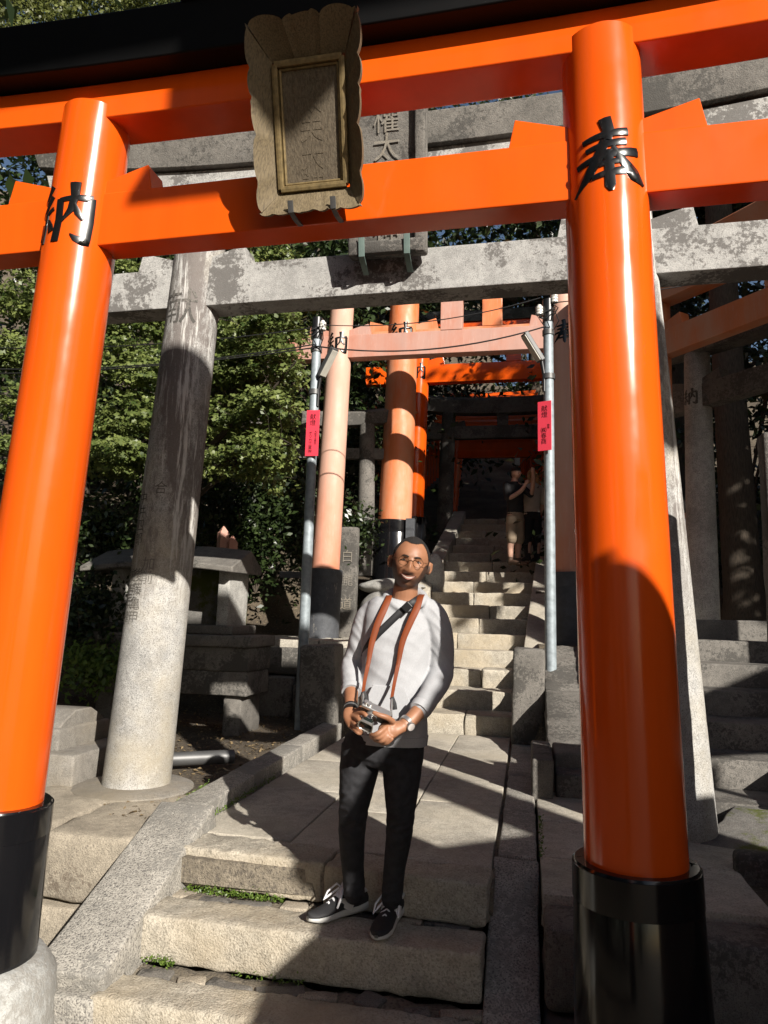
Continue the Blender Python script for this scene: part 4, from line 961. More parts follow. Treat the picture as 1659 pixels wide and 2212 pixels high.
# tall trees on the sunny side, out of the picture, that keep the stair head dark
for i, (a, s, lb) in enumerate(((10.9, -3.6, 'tall cedar right of the path, first beyond the added wall'), (10.9, -1.0, 'tall cedar right of the path, shading the stair head'), (11.6, 2.0, 'tall cedar beside the upper court'), (13.2, -3.0, 'tall cedar further right of the path'), (15.5, 0.5, 'tall cedar far right of the path'), (11.0, -6.5, 'tall cedar behind the added stone wall'))):
    b_ = AB(a, s, -.3); h = 17
    bl = [((b_.x + pr.uniform(-1, 1), b_.y + pr.uniform(-1, 1), h * f), (1.75, 1.75, 1.2)) for f in (.16, .25, .33, .42, .5, .58, .66, .75, .84, .93) for _ in (0, 1)]
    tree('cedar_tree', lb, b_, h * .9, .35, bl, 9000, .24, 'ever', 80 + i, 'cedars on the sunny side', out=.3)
for i, (x, y, lb) in enumerate(((-9, 2.5, 'tall evergreen left of the lower court'), (-9.5, -3, 'tall evergreen left of the path behind the photographer'), (-6.5, -8, 'tall evergreen far down the left of the path'), (-12, 6, 'tall evergreen on the left bank'), (-1, -13, 'tall evergreen at the bend of the path'), (-13, -7, 'tall evergreen deep in the left wood'), (14, 3, 'tall evergreen right of the side stair'), (23, -1, 'tall evergreen deep in the right wood'))):
    z = -.6; h = 15
    bl = [((x + pr.uniform(-1.6, 1.6), y + pr.uniform(-1.6, 1.6), z + h * f), (2.0, 2.0, 1.4)) for f in (.12, .2, .3, .4, .5, .6, .7, .8, .9, 1.0) for _ in (0, 1)]
    tree('evergreen_tree', lb, (x, y, z), h * .85, .3, bl, 6000, .30, 'ever', 120 + i, 'evergreens round the lower court', out=.4)
# old trunk behind the granite side torii
p = P(1600, 1150, 10.6); rr = random.Random(2)
tag(obj('old_trunk', MB().tube([(p.x, 10.6, 1.0), (p.x, 10.6, 1.6), (p.x - .05, 10.6, 4), (p.x - .1, 10.6, 8)], [.4, .26, .22, .18], 16), 'bark', None, 60), 'thick dark tree trunk behind the granite side torii', 'tree')
# undergrowth on the left bank
rng = np.random.default_rng(21)
def shrub(lb, c, r, n, size, mat='ever', seed=0):
    rg_ = np.random.default_rng(seed); q = rg_.normal(size=(n, 3)) * np.array(r) * .5 + np.array(c)
    nr = rg_.normal(size=(n, 3)) * .7 + np.array([0, -.5, .5])
    t = thing('shrub', lb, 'shrub', (c[0], c[1], c[2] - r[2]))
    mb = MB()
    for k_ in range(5): mb.tube([(c[0], c[1], c[2] - r[2] * 1.1), (c[0] + rg_.normal() * r[0] * .5, c[1] + rg_.normal() * r[1] * .5, c[2] + r[2] * .5)], [.015, .004], 5)
    obj('stems', mb, 'bark', t)
    leaf_mesh('foliage', q, nr, rg_.uniform(.7, 1.3, n) * size, rg_.uniform(0, 1, n), mat, t, rng=rg_)
shrub('dark bamboo-like shrub on the bank behind the granite shaft', tuple(P(190, 1330, 7.2)), (.55, .5, .5), 2600, .055, seed=1)
shrub('dark leafy shrub under the maple beside the vermilion pillar', tuple(P(215, 1160, 8.2)), (.6, .5, .45), 2400, .06, seed=2)
shrub('low broad-leaved shrub left of the altar table', tuple(P(205, 1440, 6.8)), (.4, .35, .25), 1100, .05, 'weed', 3)
shrub('dark camellia bush between the pink and the peeling orange pillars', tuple(P(775, 1000, 12.6)), (.5, .4, 1.0), 3000, .055, seed=4)
shrub('black-green thicket added to darken the hollow behind the altar roof', tuple(P(560, 1130, 10.6)), (1.0, .5, 1.0), 6000, .07, seed=6)  # dense dark leaves added in place of the black shade there
shrub('dark fern clump beside the inscribed stone', tuple(P(770, 1150, 11)), (.35, .3, .4), 900, .06, seed=5)
# leaf litter on the dirt, and weeds in the joints
n = 5200; X = rng.uniform(-6.5, -2.1, n); Y = rng.uniform(4.1, 9, n)
Z = np.array([ground_h(a, b) + noise.noise(Vector((a * .9, b * .9, 0))) * .05 + noise.noise(Vector((a * 4, b * 4, 3))) * .02 + .012 for a, b in zip(X, Y)])
leaf_mesh('leaf_litter', np.stack([X, Y, Z], 1), rng.normal(size=(n, 3)) * .35 + np.array([0, 0, 1]), rng.uniform(.012, .035, n), rng.uniform(0, 1, n), 'litter', kind='stuff', label='dry brown fallen leaves scattered over the dirt bank', rng=rng)
ws = []
for (a, b, cnt) in (((-1.72, 3.63, -.195), (-1.2, 3.61, -.195), 460), ((-1.74, 3.27, -.37), (-1.58, 3.24, -.37), 160), ((-1.85, 3.95, .012), (-1.86, 5.3, .012), 300), ((-2.15, 4.2, .02), (-2.2, 4.9, .03), 160), ((.06, 4.0, .0), (.07, 4.8, .0), 120), ((-1.7, 2.97, -.55), (-1.5, 2.95, -.55), 60), ((-1.3, 3.26, -.385), (-.95, 3.25, -.385), 60)):
    t_ = rng.uniform(0, 1, cnt)[:, None]; ws.append(np.array(a) * (1 - t_) + np.array(b) * t_ + np.abs(rng.normal(size=(cnt, 3))) * np.array([.012, -.016, .014]))
ws = np.concatenate(ws); n = len(ws)
leaf_mesh('joint_weeds', ws, rng.normal(size=(n, 3)) * .5 + np.array([0, -.4, .8]), rng.uniform(.007, .014, n), rng.uniform(0, 1, n), 'weed', kind='stuff', label='tiny green weeds growing in the stone joints', rng=rng)

# ================================================================== PEOPLE
def remesh(mb, voxel, smooth_it=6, fac=.5):
    """one continuous skin over overlapping volumes"""
    me = bpy.data.meshes.new('tmp'); me.from_pydata([tuple(p) for p in mb.v], [], mb.f); finish(me, 0)
    o = bpy.data.objects.new('tmp', me); COL.objects.link(o)
    r = o.modifiers.new('r', 'REMESH'); r.mode = 'VOXEL'; r.voxel_size = voxel
    s_ = o.modifiers.new('s', 'SMOOTH'); s_.iterations = smooth_it; s_.factor = fac
    dg = bpy.context.evaluated_depsgraph_get(); e = o.evaluated_get(dg).to_mesh()
    out = MB(); out.v = [Vector(v_.co) for v_ in e.vertices]; out.f = [tuple(p.vertices) for p in e.polygons]
    o.evaluated_get(dg).to_mesh_clear(); bpy.data.objects.remove(o); bpy.data.meshes.remove(me)
    return out
def spline(pts, rr, n=6):
    """Catmull-Rom refinement of a limb"""
    pts = [Vector(p) for p in pts]; N = len(pts); op = []; orr = []
    R2 = [r if isinstance(r, tuple) else (r, r) for r in rr]
    for i in range(N - 1):
        p0, p1, p2, p3 = pts[max(i - 1, 0)], pts[i], pts[i + 1], pts[min(i + 2, N - 1)]
        for k_ in range(n):
            t = k_ / n
            op.append(.5 * ((2 * p1) + (p2 - p0) * t + (2 * p0 - 5 * p1 + 4 * p2 - p3) * t * t + (3 * p1 - p0 - 3 * p2 + p3) * t ** 3))
            orr.append((R2[i][0] * (1 - t) + R2[i + 1][0] * t, R2[i][1] * (1 - t) + R2[i + 1][1] * t))
    op.append(pts[-1]); orr.append(R2[-1]); return op, orr
def limb(mb, pts, rr, n=20, ref=None, fn=None):
    a, b = spline(pts, rr)
    if fn: b = [(r[0] * fn(i / (len(a) - 1)), r[1] * fn(i / (len(a) - 1))) for i, r in enumerate(b)]
    mb.tube(a, b, n, ref or cR); mb.ball(a[0], (b[0][0] * .98,) * 3 if False else min(b[0]) * .95); mb.ball(a[-1], min(b[-1]) * .95)

YM = 3.37                                            # distance of the man's body
def J(x, y, d=0): return P(x, y, YM + d)
man = thing('person', 'smiling man in pale grey hoodie and black jeans holding a silver camera', 'person', (-.66, 3.42, -.18))
# head frame
hc = J(886, 1217, -.02)
hf0 = (CAM - hc).normalized()
hf = (hf0 + cR * .02 + Vector((0, 0, .02))).normalized()
hu = (cU * math.cos(rad(11)) + cR * math.sin(rad(11))); hu = (hu - hf * hu.dot(hf)).normalized()
hr = hf.cross(hu) * -1; hr = hu.cross(hf)            # to the picture's right
HS = 1.09
def HP(x, y, z): return hc + (hr * x + hf * y + hu * z) * HS
def gs(x, c, s_): return math.exp(-((x - c) / s_) ** 2)
def head_r(th, ph):
    """skin point for azimuth th (0 = facing forward) and elevation ph, in head coordinates (right, forward, up)"""
    cx, sx, cz, sz = math.cos(th), math.sin(th), math.cos(ph), math.sin(ph)
    x, y, z = .0785 * sx * cz, .096 * cx * cz, .117 * sz
    low = max(0, -z / .117)
    x *= 1 - .15 * low ** 2.0; 
    if y > 0: y *= 1 + .05 * low
    else: y *= 1 - .35 * low
    if z > 0: x *= 1 + .09 * math.sin(min(1, z / .117) * math.pi); y *= 1 + .05 * math.sin(min(1, z / .117) * math.pi)
    fr = max(0, cx) ** 2 * max(0, cz)
    y += fr * (-.008 * max(0, 1 - abs(x) / .06) * 0)
    # features pushed along the forward axis
    f = 0
    f += .004 * gs(z, .030, .010) * gs(abs(x), .028, .022)                       # brow
    f -= .009 * gs(z, .008, .013) * gs(abs(x), .031, .015)                       # eye sockets
    nz = 0 if z > .02 or z < -.046 else math.sin((.02 - z) / .066 * math.pi * .78) ** 1.1
    f += .025 * nz * gs(x, 0, .0105 + .008 * max(0, min(1, (.0 - z) / .035)))       # nose
    f += .008 * gs(z, -.034, .008) * gs(abs(x), .017, .008)                     # nostrils
    f += .007 * gs(z, -.024, .018) * gs(abs(x), .042, .015)                      # cheeks lifted by the smile
    f += .006 * gs(z, -.064, .014) * gs(x, 0, .030)                              # mouth mound
    f += .008 * gs(z, -.098, .016) * gs(x, 0, .020)                              # chin
    f -= .004 * gs(z, -.082, .006) * gs(x, 0, .02)
    if cx > 0: y += f * min(1, cx * 1.6)
    return Vector((x, y, z))
def head_grid(nx=72, ny=60, sc=1.0, keep=None):
    mb = MB(); vs = []
    for j in range(ny + 1):
        ph = -math.pi / 2 + math.pi * j / ny
        for i in range(nx):
            p = head_r(-math.pi + 2 * math.pi * i / nx, ph * .9999); vs.append(p)
    fs = [(j * nx + i, j * nx + (i + 1) % nx, (j + 1) * nx + (i + 1) % nx, (j + 1) * nx + i) for j in range(ny) for i in range(nx)]
    if keep: fs = [f for f in fs if keep(sum((vs[k_] for k_ in f), Vector()) / 4)]
    if sc != 1: vs = [p * sc for p in vs]
    mb.add([HP(*p) for p in vs], fs); return mb
sk = head_grid()
for s_ in (-1, 1):                                   # ears
    e0 = HP(s_ * .080, -.008, -.008)
    ear = MB().ball((0, 0, 0), (.011, .017, .033), 12, 10)
    sk.add([e0 + hr * (p.x + s_ * .006 + s_ * abs(p.y) * .25 * (p.y < 0)) + hf * p.y * .9 + hu * p.z for p in ear.v], ear.f)
    sk.tube([e0 + hr * s_ * .014 + hf * .006 + hu * -.02, e0 + hr * s_ * .019 + hf * -.008 + hu * .0, e0 + hr * s_ * .017 + hf * -.004 + hu * .024, e0 + hr * s_ * .008 + hf * .012 + hu * .028], [.005, .006, .006, .004], 8)
nk = J(874, 1296, .02)
limb(sk, [HP(0, -.03, -.03), HP(0, -.022, -.085), nk, J(870, 1330, .02)], [(.055, .06), (.058, .06), (.062, .06), (.06, .055)])
limb(sk, [J(870, 1335, .02), J(858, 1440, .0), J(848, 1560, 0)], [(.07, .05), (.07, .05), (.07, .05)])       # hidden trunk
# arms under the sleeves and bare forearms
RA = [J(812, 1330, .02), J(777, 1400, .03), J(762, 1434, .025), J(759, 1488, -.11), J(758, 1527, -.20)]
LA = [J(924, 1332, .02), J(948, 1400, .035), J(950, 1452, .025), J(908, 1531, -.18), J(872, 1568, -.255)]
limb(sk, [J(860, 1332, .02), RA[0]], [.045, .036]); limb(sk, [J(870, 1332, .02), LA[0]], [.045, .036])
limb(sk, RA, [.036, .034, .034, .034, .027]); limb(sk, LA, [.036, .036, .036, .036, .028])
# hands: right hand wraps the camera grip, left hand cups the lens from below
def finger(pts, r): a, b = spline(pts, [r * 1.05, r, r * .95, r * .8][:len(pts)], 5); sk.tube(a, [q[0] for q in b], 10, hr); sk.ball(a[-1], b[-1][0] * 1.0, 10, 8); sk.ball(a[0], b[0][0])
limb(sk, [RA[-1], J(757, 1545, -.235), J(768, 1562, -.255)], [(.026, .02), (.034, .022), (.040, .024)])
sk.ball(J(772, 1562, -.25), (.036, .026, .034))
for i, (a, b, c, d) in enumerate((((770, 1541), (790, 1541), (802, 1550), (806, 1556)), ((763, 1547), (780, 1554), (792, 1565), (797, 1571)), ((759, 1557), (774, 1567), (786, 1576), (791, 1581)), ((758, 1569), (772, 1578), (782, 1584), (787, 1587)))):
    finger([J(a[0] - 2, a[1], -.255), J(b[0] - 5, b[1], -.305), J(c[0] - 8, c[1], -.315), J(d[0] - 8, d[1] - 2, -.300)], (.0105, .0108, .0102, .0088)[i])
finger([J(768, 1538, -.24), J(782, 1528, -.235), J(796, 1527, -.24)], .0105)
limb(sk, [LA[-1], J(852, 1574, -.275), J(836, 1580, -.285)], [(.026, .022), (.036, .026), (.042, .028)])
sk.ball(J(838, 1578, -.28), (.045, .032, .038))
finger([J(848, 1558, -.30), J(836, 1550, -.335), J(820, 1545, -.350), J(808, 1540, -.352)], .0125)       # thumb over the barrel
for i, (a, b, c, d) in enumerate((((832, 1572), (818, 1583), (806, 1588), (800, 1585)), ((834, 1582), (820, 1592), (808, 1594), (801, 1591)), ((838, 1590), (826, 1600), (815, 1600), (808, 1597)), ((846, 1596), (836, 1605), (826, 1606), (820, 1603)))):
    finger([J(*a, -.31), J(*b, -.335 + .01 * i), J(*c, -.325 + .012 * i), J(*d, -.30 + .01 * i)], (.0112, .0112, .0105, .009)[i])
body = remesh(sk, .0042, 3, .4)
bo = obj('body', body, 'skin', man, 60)
att = bo.data.attributes.new('beard', 'FLOAT', 'POINT'); vals = []
for p in body.v:
    q = (p - hc) / HS; x, y, z = q.dot(hr), q.dot(hf), q.dot(hu); ax_ = abs(x)
    b_ = 0.0
    if y > -.03 and -.14 < z < .03 and ax_ < .09:
        zc = -.043 - .012 * sm(.012, .04, ax_) if ax_ < .04 else -.055 + .06 * sm(.04, .072, ax_)
        b_ = sm(zc + .006, zc - .006, z)
        b_ *= 1 - .95 * gs(z, -.0665 + .25 * ax_, .0085) * gs(x, 0, .032)
        b_ *= 1 - .35 * gs(z, -.092, .02) * gs(x, 0, .03)
        b_ *= (1 - sm(-.104, -.116, z)) if y < .085 else 1
    vals.append(min(1, b_))
att.data.foreach_set('value', vals)
# short hair cap: only where hair grows
def hairy(p):
    x, y, z = p; a = math.atan2(abs(x), y)
    line = .086 - .004 * math.cos(a * 5) if a < .72 else (.086 - .062 * sm(.72, 1.12, a) if a < 1.12 else (.024 - .034 * sm(1.12, 1.3, a) if a < 1.42 else -.01 - .05 * sm(1.6, 2.0, a)))
    return z > line
hb = head_grid(160, 140, 1.022, lambda p: hairy(p)); obj('hair', hb, 'hair', man, 60)
for s_ in (-1, 1):
    fy = lambda x, z: head_r(math.atan2(x / .0745, 1 * math.sqrt(max(0.01, 1 - (x / .0745) ** 2))), math.asin(max(-.99, min(.99, z / .117)))).y
    ex, ez = s_ * .031, .009
    yf = fy(ex, ez)
    obj('eyebrow', MB().tube([HP(s_ * .012, fy(.012, .028) + .002, .0245), HP(s_ * .022, fy(.022, .030) + .002, .0275), HP(s_ * .034, fy(.034, .031) + .001, .0285), HP(s_ * .050, fy(.048, .026) - .001, .0225)], [(.002, .0026), (.002, .0036), (.002, .0032), (.0015, .0015)], 8, hf), 'brow', man)
    obj('eye', MB().tube([HP(s_ * .022, yf + .003, ez - .002), HP(ex, yf + .0048, ez - .001), HP(s_ * .040, yf + .001, ez - .002)], [(.001, .001), (.002, .0026), (.001, .001)], 8, hf), 'eyewhite', man)
    obj('iris', MB().ball(HP(ex - s_ * .001, yf + .0045, ez - .0005), (.0036, .0036, .0034), 8, 6), 'eyedark', man)
    obj('eyelid', MB().tube([HP(s_ * .018, yf + .003, ez - .001), HP(ex, yf + .0068, ez + .0032), HP(s_ * .046, yf - .002, ez - .002)], [.0014, .0026, .0014], 6), 'brow', man)
ym = head_r(0, math.asin(-.064 / .117)).y
def arc(nm, x0, zc, zm, dy, rs, mt): obj(nm, MB().tube([HP(x0 * k_, ym + dy - 11.5 * (x0 * k_) ** 2, zm + (zc - zm) * abs(k_) ** 1.7) for k_ in (-1, -.75, -.5, -.25, 0, .25, .5, .75, 1)], [(.003, rs * max(.18, 1 - abs(k_) ** 2.2)) for k_ in (-1, -.75, -.5, -.25, 0, .25, .5, .75, 1)], 10, hf), mt, man, 60)
arc('mouth', .035, -.0505, -.0640, .0050, .0020, 'mouthdark')
arc('teeth', .027, -.0545, -.0640, .0060, .0021, 'teeth')
arc('lip', .034, -.0495, -.0600, .0040, .0028, 'lip')
arc('lip', .029, -.0550, -.0690, .0040, .0040, 'lip_low')
# spectacles
gl = MB(); fy0 = .103
for s_ in (-1, 1):
    c = HP(s_ * .0315, fy0, .004); n = 28
    ringp = [c + hr * (.0235 * math.cos(2 * math.pi * i / n)) + hu * (.0215 * math.sin(2 * math.pi * i / n)) for i in range(n + 1)]
    gl.tube(ringp, .0013, 6, hf)
    gl.tube([HP(s_ * .055, fy0, .010), HP(s_ * .072, fy0 - .012, .010), HP(s_ * .080, .02, .008), HP(s_ * .081, -.01, .004)], .0013, 6, hf)
gl.tube([HP(-.0085, fy0, .008), HP(0, fy0 + .006, .011), HP(.0085, fy0, .008)], .0013, 6, hu)
obj('spectacles', gl, 'gilt', man, 60)

# hoodie -------------------------------------------------------------------
hd = MB(); px = .00225
tor = [((874, 1298), .02, .080, .072), ((872, 1306), .02, .120, .088), ((868, 1318), .02, .165, .102), ((862, 1345), .015, .172, .113), ((858, 1380), .01, .168, .124), ((853, 1440), .005, .158, .122), ((848, 1505), 0, .158, .122), ((847, 1560), 0, .164, .124), ((846, 1590), 0, .168, .126), ((845, 1600), 0, .166, .124)]
a, b = spline([J(*q[0], q[1]) for q in tor], [(q[2], q[3]) for q in tor], 5); hd.tube(a, b, 40, cR, power=2.3)
wr = lambda t: 1 + (.045 * noise.noise(Vector((t * 26, 3, 1))) + .02 * math.sin(t * 70 + 4 * noise.noise(Vector((t * 9, 0, 0))))) * sm(.35, .6, t) + .03 * noise.noise(Vector((t * 9, 7, 2)))
limb(hd, [J(816, 1316, .02), J(796, 1336, .02), J(783, 1372, .02), J(770, 1414, .035), J(760, 1438, .02), J(758, 1464, -.05), J(759, 1491, -.115)], [.062, .066, .062, .055, .052, .046, .042], 28, None, wr)
limb(hd, [J(918, 1316, .02), J(938, 1337, .02), J(950, 1385, .03), J(952, 1430, .04), J(950, 1462, .01), J(930, 1500, -.095), J(908, 1533, -.185)], [.062, .068, .066, .062, .060, .052, .046], 28, None, wr)
for (q, zz) in (((905, 1285), -.055), ((915, 1290), .03), ((842, 1287), -.055), ((838, 1290), .03)):
    pass
limb(hd, [J(866, 1316, -.088), J(845, 1303, -.072), J(835, 1291, .0), J(856, 1284, .09), J(890, 1282, .10), J(914, 1291, .02), J(906, 1305, -.062), J(880, 1316, -.09)], [.014, .018, .023, .040, .040, .025, .020, .014], 18)
hood = remesh(hd, .0065, 4, .45)
rngp = random.Random(9)
for i, p in enumerate(hood.v):                       # drapery: soft diagonal folds
    q = p - J(855, 1440); u, z = q.dot(cR), q.z
    k_ = .006 * noise.noise(Vector((u * 9 + z * 5, z * 6 - u * 7, 2))) - .009 * abs(noise.noise(Vector((u * 7 + z * 13, z * 3 - u * 4, 5)))) - .007 * abs(noise.noise(Vector((u * 13 - z * 9, z * 5 + u * 3, 9))))
    low = sm(.0, -.22, z); k_ += .005 * low * math.sin(30 * u + 22 * z + 3 * noise.noise(Vector((u * 6, z * 6, 1))))
    k_ -= .010 * sm(.13, .17, abs(u + .005)) * abs(noise.noise(Vector((u * 12 + z * 5, z * 17 + u * 21, 4))))
    hood.v[i] = p + Vector((0, -1, 0)) * k_
ho = obj('hoodie', hood, 'jersey', man, 60)
a, b = spline([J(846, 1584, 0), J(845, 1604, 0)], [(.172, .130), (.168, .126)], 4)
obj('hem_band', MB().tube(a, b, 48, cR, power=2.3), 'jersey', man, 60)
pk = J(848, 1500, -.127)
obj('pocket', MB().prism([(-.10, -.10), (.085, -.115), (.10, -.08), (.055, .03), (-.09, .045), (-.11, .0)], pk + Vector((0, -.004, 0)), cR, (0, 0, 1), (0, .012, 0)), 'jersey', man, 0, .004)
for (c0, c1, r0) in ((J(759, 1486, -.103), J(759, 1495, -.125), .047), (J(913, 1525, -.168), J(904, 1537, -.195), .0485)):
    obj('cuff', MB().tube([c0, c0.lerp(c1, .15), c1, c1], [r0, r0 + .002, r0 - .002, r0 - .012], 24, cR), 'jersey', man, 60)
# jeans ----------------------------------------------------------------------
jn = MB()
a, b = spline([J(836, 1570, .0), J(833, 1600, .0), J(828, 1632, .01), J(822, 1655, .01)], [(.160, .118), (.182, .122), (.188, .122), (.15, .10)], 5); jn.tube(a, b, 36, cR)
kn = lambda t: 1 + .035 * math.sin(t * 60) * gs(t, .48, .10) + .05 * math.sin(t * 70) * gs(t, .95, .07)
limb(jn, [J(782, 1610, .01), J(775, 1665, .0), J(764, 1745, -.025), J(760, 1800, .0), J(762, 1870, .035), J(765, 1930, .045)], [(.098, .102), (.092, .095), (.068, .072), (.062, .068), (.052, .058), (.050, .057)], 28, None, kn)
limb(jn, [J(870, 1612, .01), J(868, 1670, .0), J(865, 1752, -.03), J(861, 1810, -.005), J(852, 1875, .03), J(846, 1942, .035)], [(.098, .102), (.090, .094), (.066, .070), (.059, .066), (.050, .056), (.048, .056)], 28, None, kn)
jeans = remesh(jn, .0065, 4, .45)
def crease(p):
    k_ = 0
    for (zc, wz, am) in ((.36, .10, .010), (.28, .08, .008), (-.03, .07, .012), (.58, .07, .006)):
        k_ += am * gs(p.z, zc, wz) * -abs(noise.noise(Vector((p.x * 9 + p.z * 14, p.y * 9, p.z * 26 - p.x * 16))))
    return k_
for i, p in enumerate(jeans.v): jeans.v[i] = p + Vector((0, -1, 0)) * (crease(p) * 1.6 + .004 * noise.noise(Vector((p.x * 14, p.y * 8, p.z * 22))) + .003 * noise.noise(Vector((p.x * 30 + p.z * 20, 1, p.z * 30))))
obj('jeans', jeans, 'denim', man, 60)
# shoes ----------------------------------------------------------------------
def shoe(heel, toe, seed):
    heel, toe = Vector(heel), Vector(toe); d = (toe - heel); L = d.length; d.normalize(); sdv = Vector((d.y, -d.x, 0)); up_ = Vector((0, 0, 1))
    S = lambda u, v, z: heel + d * (u * L) + sdv * v + up_ * z
    secs = [(0, .030, .0), (.06, .036, .0), (.2, .037, 0), (.4, .036, 0), (.6, .044, 0), (.75, .049, 0), (.88, .043, .004), (.97, .026, .010), (1.0, .012, .016)]
    def loft(zs, inset, nm, mat):
        mb = MB(); vs = []; n = 20
        for (u, hw_, z0) in secs:
            lo, hi = zs(u)
            for k_ in range(n):
                a_ = 2 * math.pi * k_ / n; cx, sy = math.cos(a_), math.sin(a_)
                cx = math.copysign(abs(cx) ** .7, cx); zz = (hi + lo) / 2 + (hi - lo) / 2 * math.copysign(abs(sy) ** .8, sy)
                tp = 1 - inset * max(0, sy)
                vs.append(S(u, hw_ * cx * tp, zz))
        fs = [(i * n + k_, i * n + (k_ + 1) % n, (i + 1) * n + (k_ + 1) % n, (i + 1) * n + k_) for i in range(len(secs) - 1) for k_ in range(n)]
        fs += [tuple(range(n))[::-1], tuple((len(secs) - 1) * n + k_ for k_ in range(n))]
        mb.add(vs, fs); return obj(nm, mb, mat, sh, 60)
    sh = obj('shoe', MB().box(S(.4, 0, .03), (.02, .02, .01)), 'shoe', man)
    loft(lambda u: (.0 + max(0, u - .82) * .09, .044 + .014 * (u < .15) - .008 * sm(.5, .8, u)), .0, 'sole', 'sole')
    loft(lambda u: (.024, .115 - .02 * sm(.0, .12, u) * (u < .3) - .062 * sm(.30, .86, u)), .42, 'upper', 'shoe')
    obj('heel_collar', MB().tube([S(.03, 0, .10), S(.05, .03, .098), S(.2, .034, .094), S(.36, .022, .108), S(.40, 0, .118), S(.36, -.022, .108), S(.2, -.034, .094), S(.05, -.03, .098), S(.03, 0, .10)], .007, 8), 'sole', sh, 60)
    obj('side_panel', MB().tube([S(.30, .038, .045), S(.42, .037, .065), S(.52, .030, .078)], [(.003, .024), (.004, .023), (.003, .013)], 10, sdv), 'shoewhite', sh, 60)
    obj('side_panel', MB().tube([S(.30, -.038, .045), S(.42, -.037, .065), S(.52, -.030, .078)], [(.003, .024), (.004, .023), (.003, .013)], 10, sdv), 'shoewhite', sh, 60)
    obj('tongue', MB().tube([S(.52, 0, .088), S(.42, 0, .112), S(.36, 0, .142)], [(.022, .006), (.024, .006), (.024, .005)], 10, sdv, power=4), 'shoewhite', sh, 60)
    for k_ in range(4):
        u = .42 + .075 * k_; z = .112 - .013 * k_
        obj('lace', MB().tube([S(u, -.027, z - .016), S(u + .012, 0, z + .002), S(u + .02, .027, z - .016)], (.0065, .003), 8, d), 'lace', sh, 60)
    for s_ in (-1, 1):
        obj('lace_loop', MB().tube([S(.42, 0, .122), S(.46, s_ * .03, .135), S(.56, s_ * .056, .10), S(.62, s_ * .058, .065), S(.56, s_ * .044, .085), S(.45, s_ * .012, .122)], .0048, 8), 'lace', sh, 60)
    return sh
shoe(G(788, 1964, -.18), G(664, 1998, -.18), 1)
shoe(G(862, 1970, -.18), G(812, 2040, -.18), 2)
# watch, bracelets
wd = (LA[-1] - LA[-2]).normalized(); wc = LA[-1] - wd * .022
wa = MB().tube([wc - wd * .011, wc - wd * .009, wc + wd * .009, wc + wd * .011], [.031, .034, .034, .031], 24)
wo = obj('wristwatch', wa, 'silver', man, 50)
wn = (hf0 + cR * .55 - cU * .35).normalized(); fc = wc + wn * .034
obj('watch_case', MB().tube([fc - wn * .004, fc + wn * .006, fc + wn * .007], [.020, .020, .017], 20), 'silver', wo, 50)
obj('watch_dial', MB().tube([fc + wn * .0072, fc + wn * .0078], [.0165, .016], 20), 'eyewhite', wo)
bd = (RA[-1] - RA[-2]).normalized()
for i, mt in enumerate(('blackplastic', 'silver', 'blackplastic')):
    c = RA[-1] - bd * (.002 - .010 * i); obj('bracelet', MB().tube([c - bd * .003, c + bd * .003], [.0315 + .001 * i] * 2, 20), mt, man, 50)
# sling strap over the chest
def ribbon(name, pts, wdt, mat, par, th=.003, ref=None):
    a, b = spline(pts, [(wdt / 2, th)] * len(pts), 8); return obj(name, MB().tube(a, b, 8, ref or cR, power=5), mat, par, 60)
ch = lambda x, y, d: J(x, y, d)
sb_ = (J(895, 1305, -.12) - J(795, 1400, -.12)).normalized(); pr_ = Vector(sb_.cross(cF)).normalized()
ribbon('sling_strap', [J(910, 1290, .03), J(899, 1297, -.090), J(870, 1318, -.112), J(838, 1348, -.122), J(808, 1378, -.118), J(792, 1402, -.085), J(786, 1420, -.02)], .034, 'web', man, .004, pr_)
obj('sling_buckle', MB().box(J(879, 1311, -.120), (.022, .012, .018), tilt=Matrix((sb_, -cF, pr_)).transposed()), 'blackplastic', man, 0, .004)

# ---- camera held in his hands -------------------------------------------------
cc = J(812, 1540, -.285)
kam = thing('camera', 'silver compact camera with a square lens hood on a tan leather neck strap', 'camera', cc)
kx = (cR * math.cos(rad(-12)) + cU * math.sin(rad(-12))); kf = (hf0 * .74 - cR * .36 - cU * .56).normalized(); kx = (kx - kf * kx.dot(kf)).normalized(); kz = kf.cross(kx); kz = kz if kz.z > 0 else -kz
def K(x, y, z): return cc + kx * x + kf * y + kz * z
KT = Matrix((kx, kf, kz)).transposed()
obj('camera_body', MB().box(K(0, 0, -.008), (.066, .017, .026), tilt=KT), 'blackplastic', kam, 0, .006)
tp = obj('top_plate', MB().box(K(0, 0, .024), (.067, .018, .0095), tilt=KT), 'silver', kam, 0, .005)
for (x_, r_, h_) in ((-.052, .009, .012), (-.036, .011, .009)): obj('dial', MB().tube([K(x_, 0, .032), K(x_, 0, .034 + h_)], [r_, r_], 16), 'silver', tp, 50)
ls = obj('lens', MB().tube([K(-.012, .015, -.008), K(-.012, .03, -.008), K(-.012, .032, -.008), K(-.012, .055, -.008)], [.026, .026, .023, .024], 24), 'silver', kam, 50)
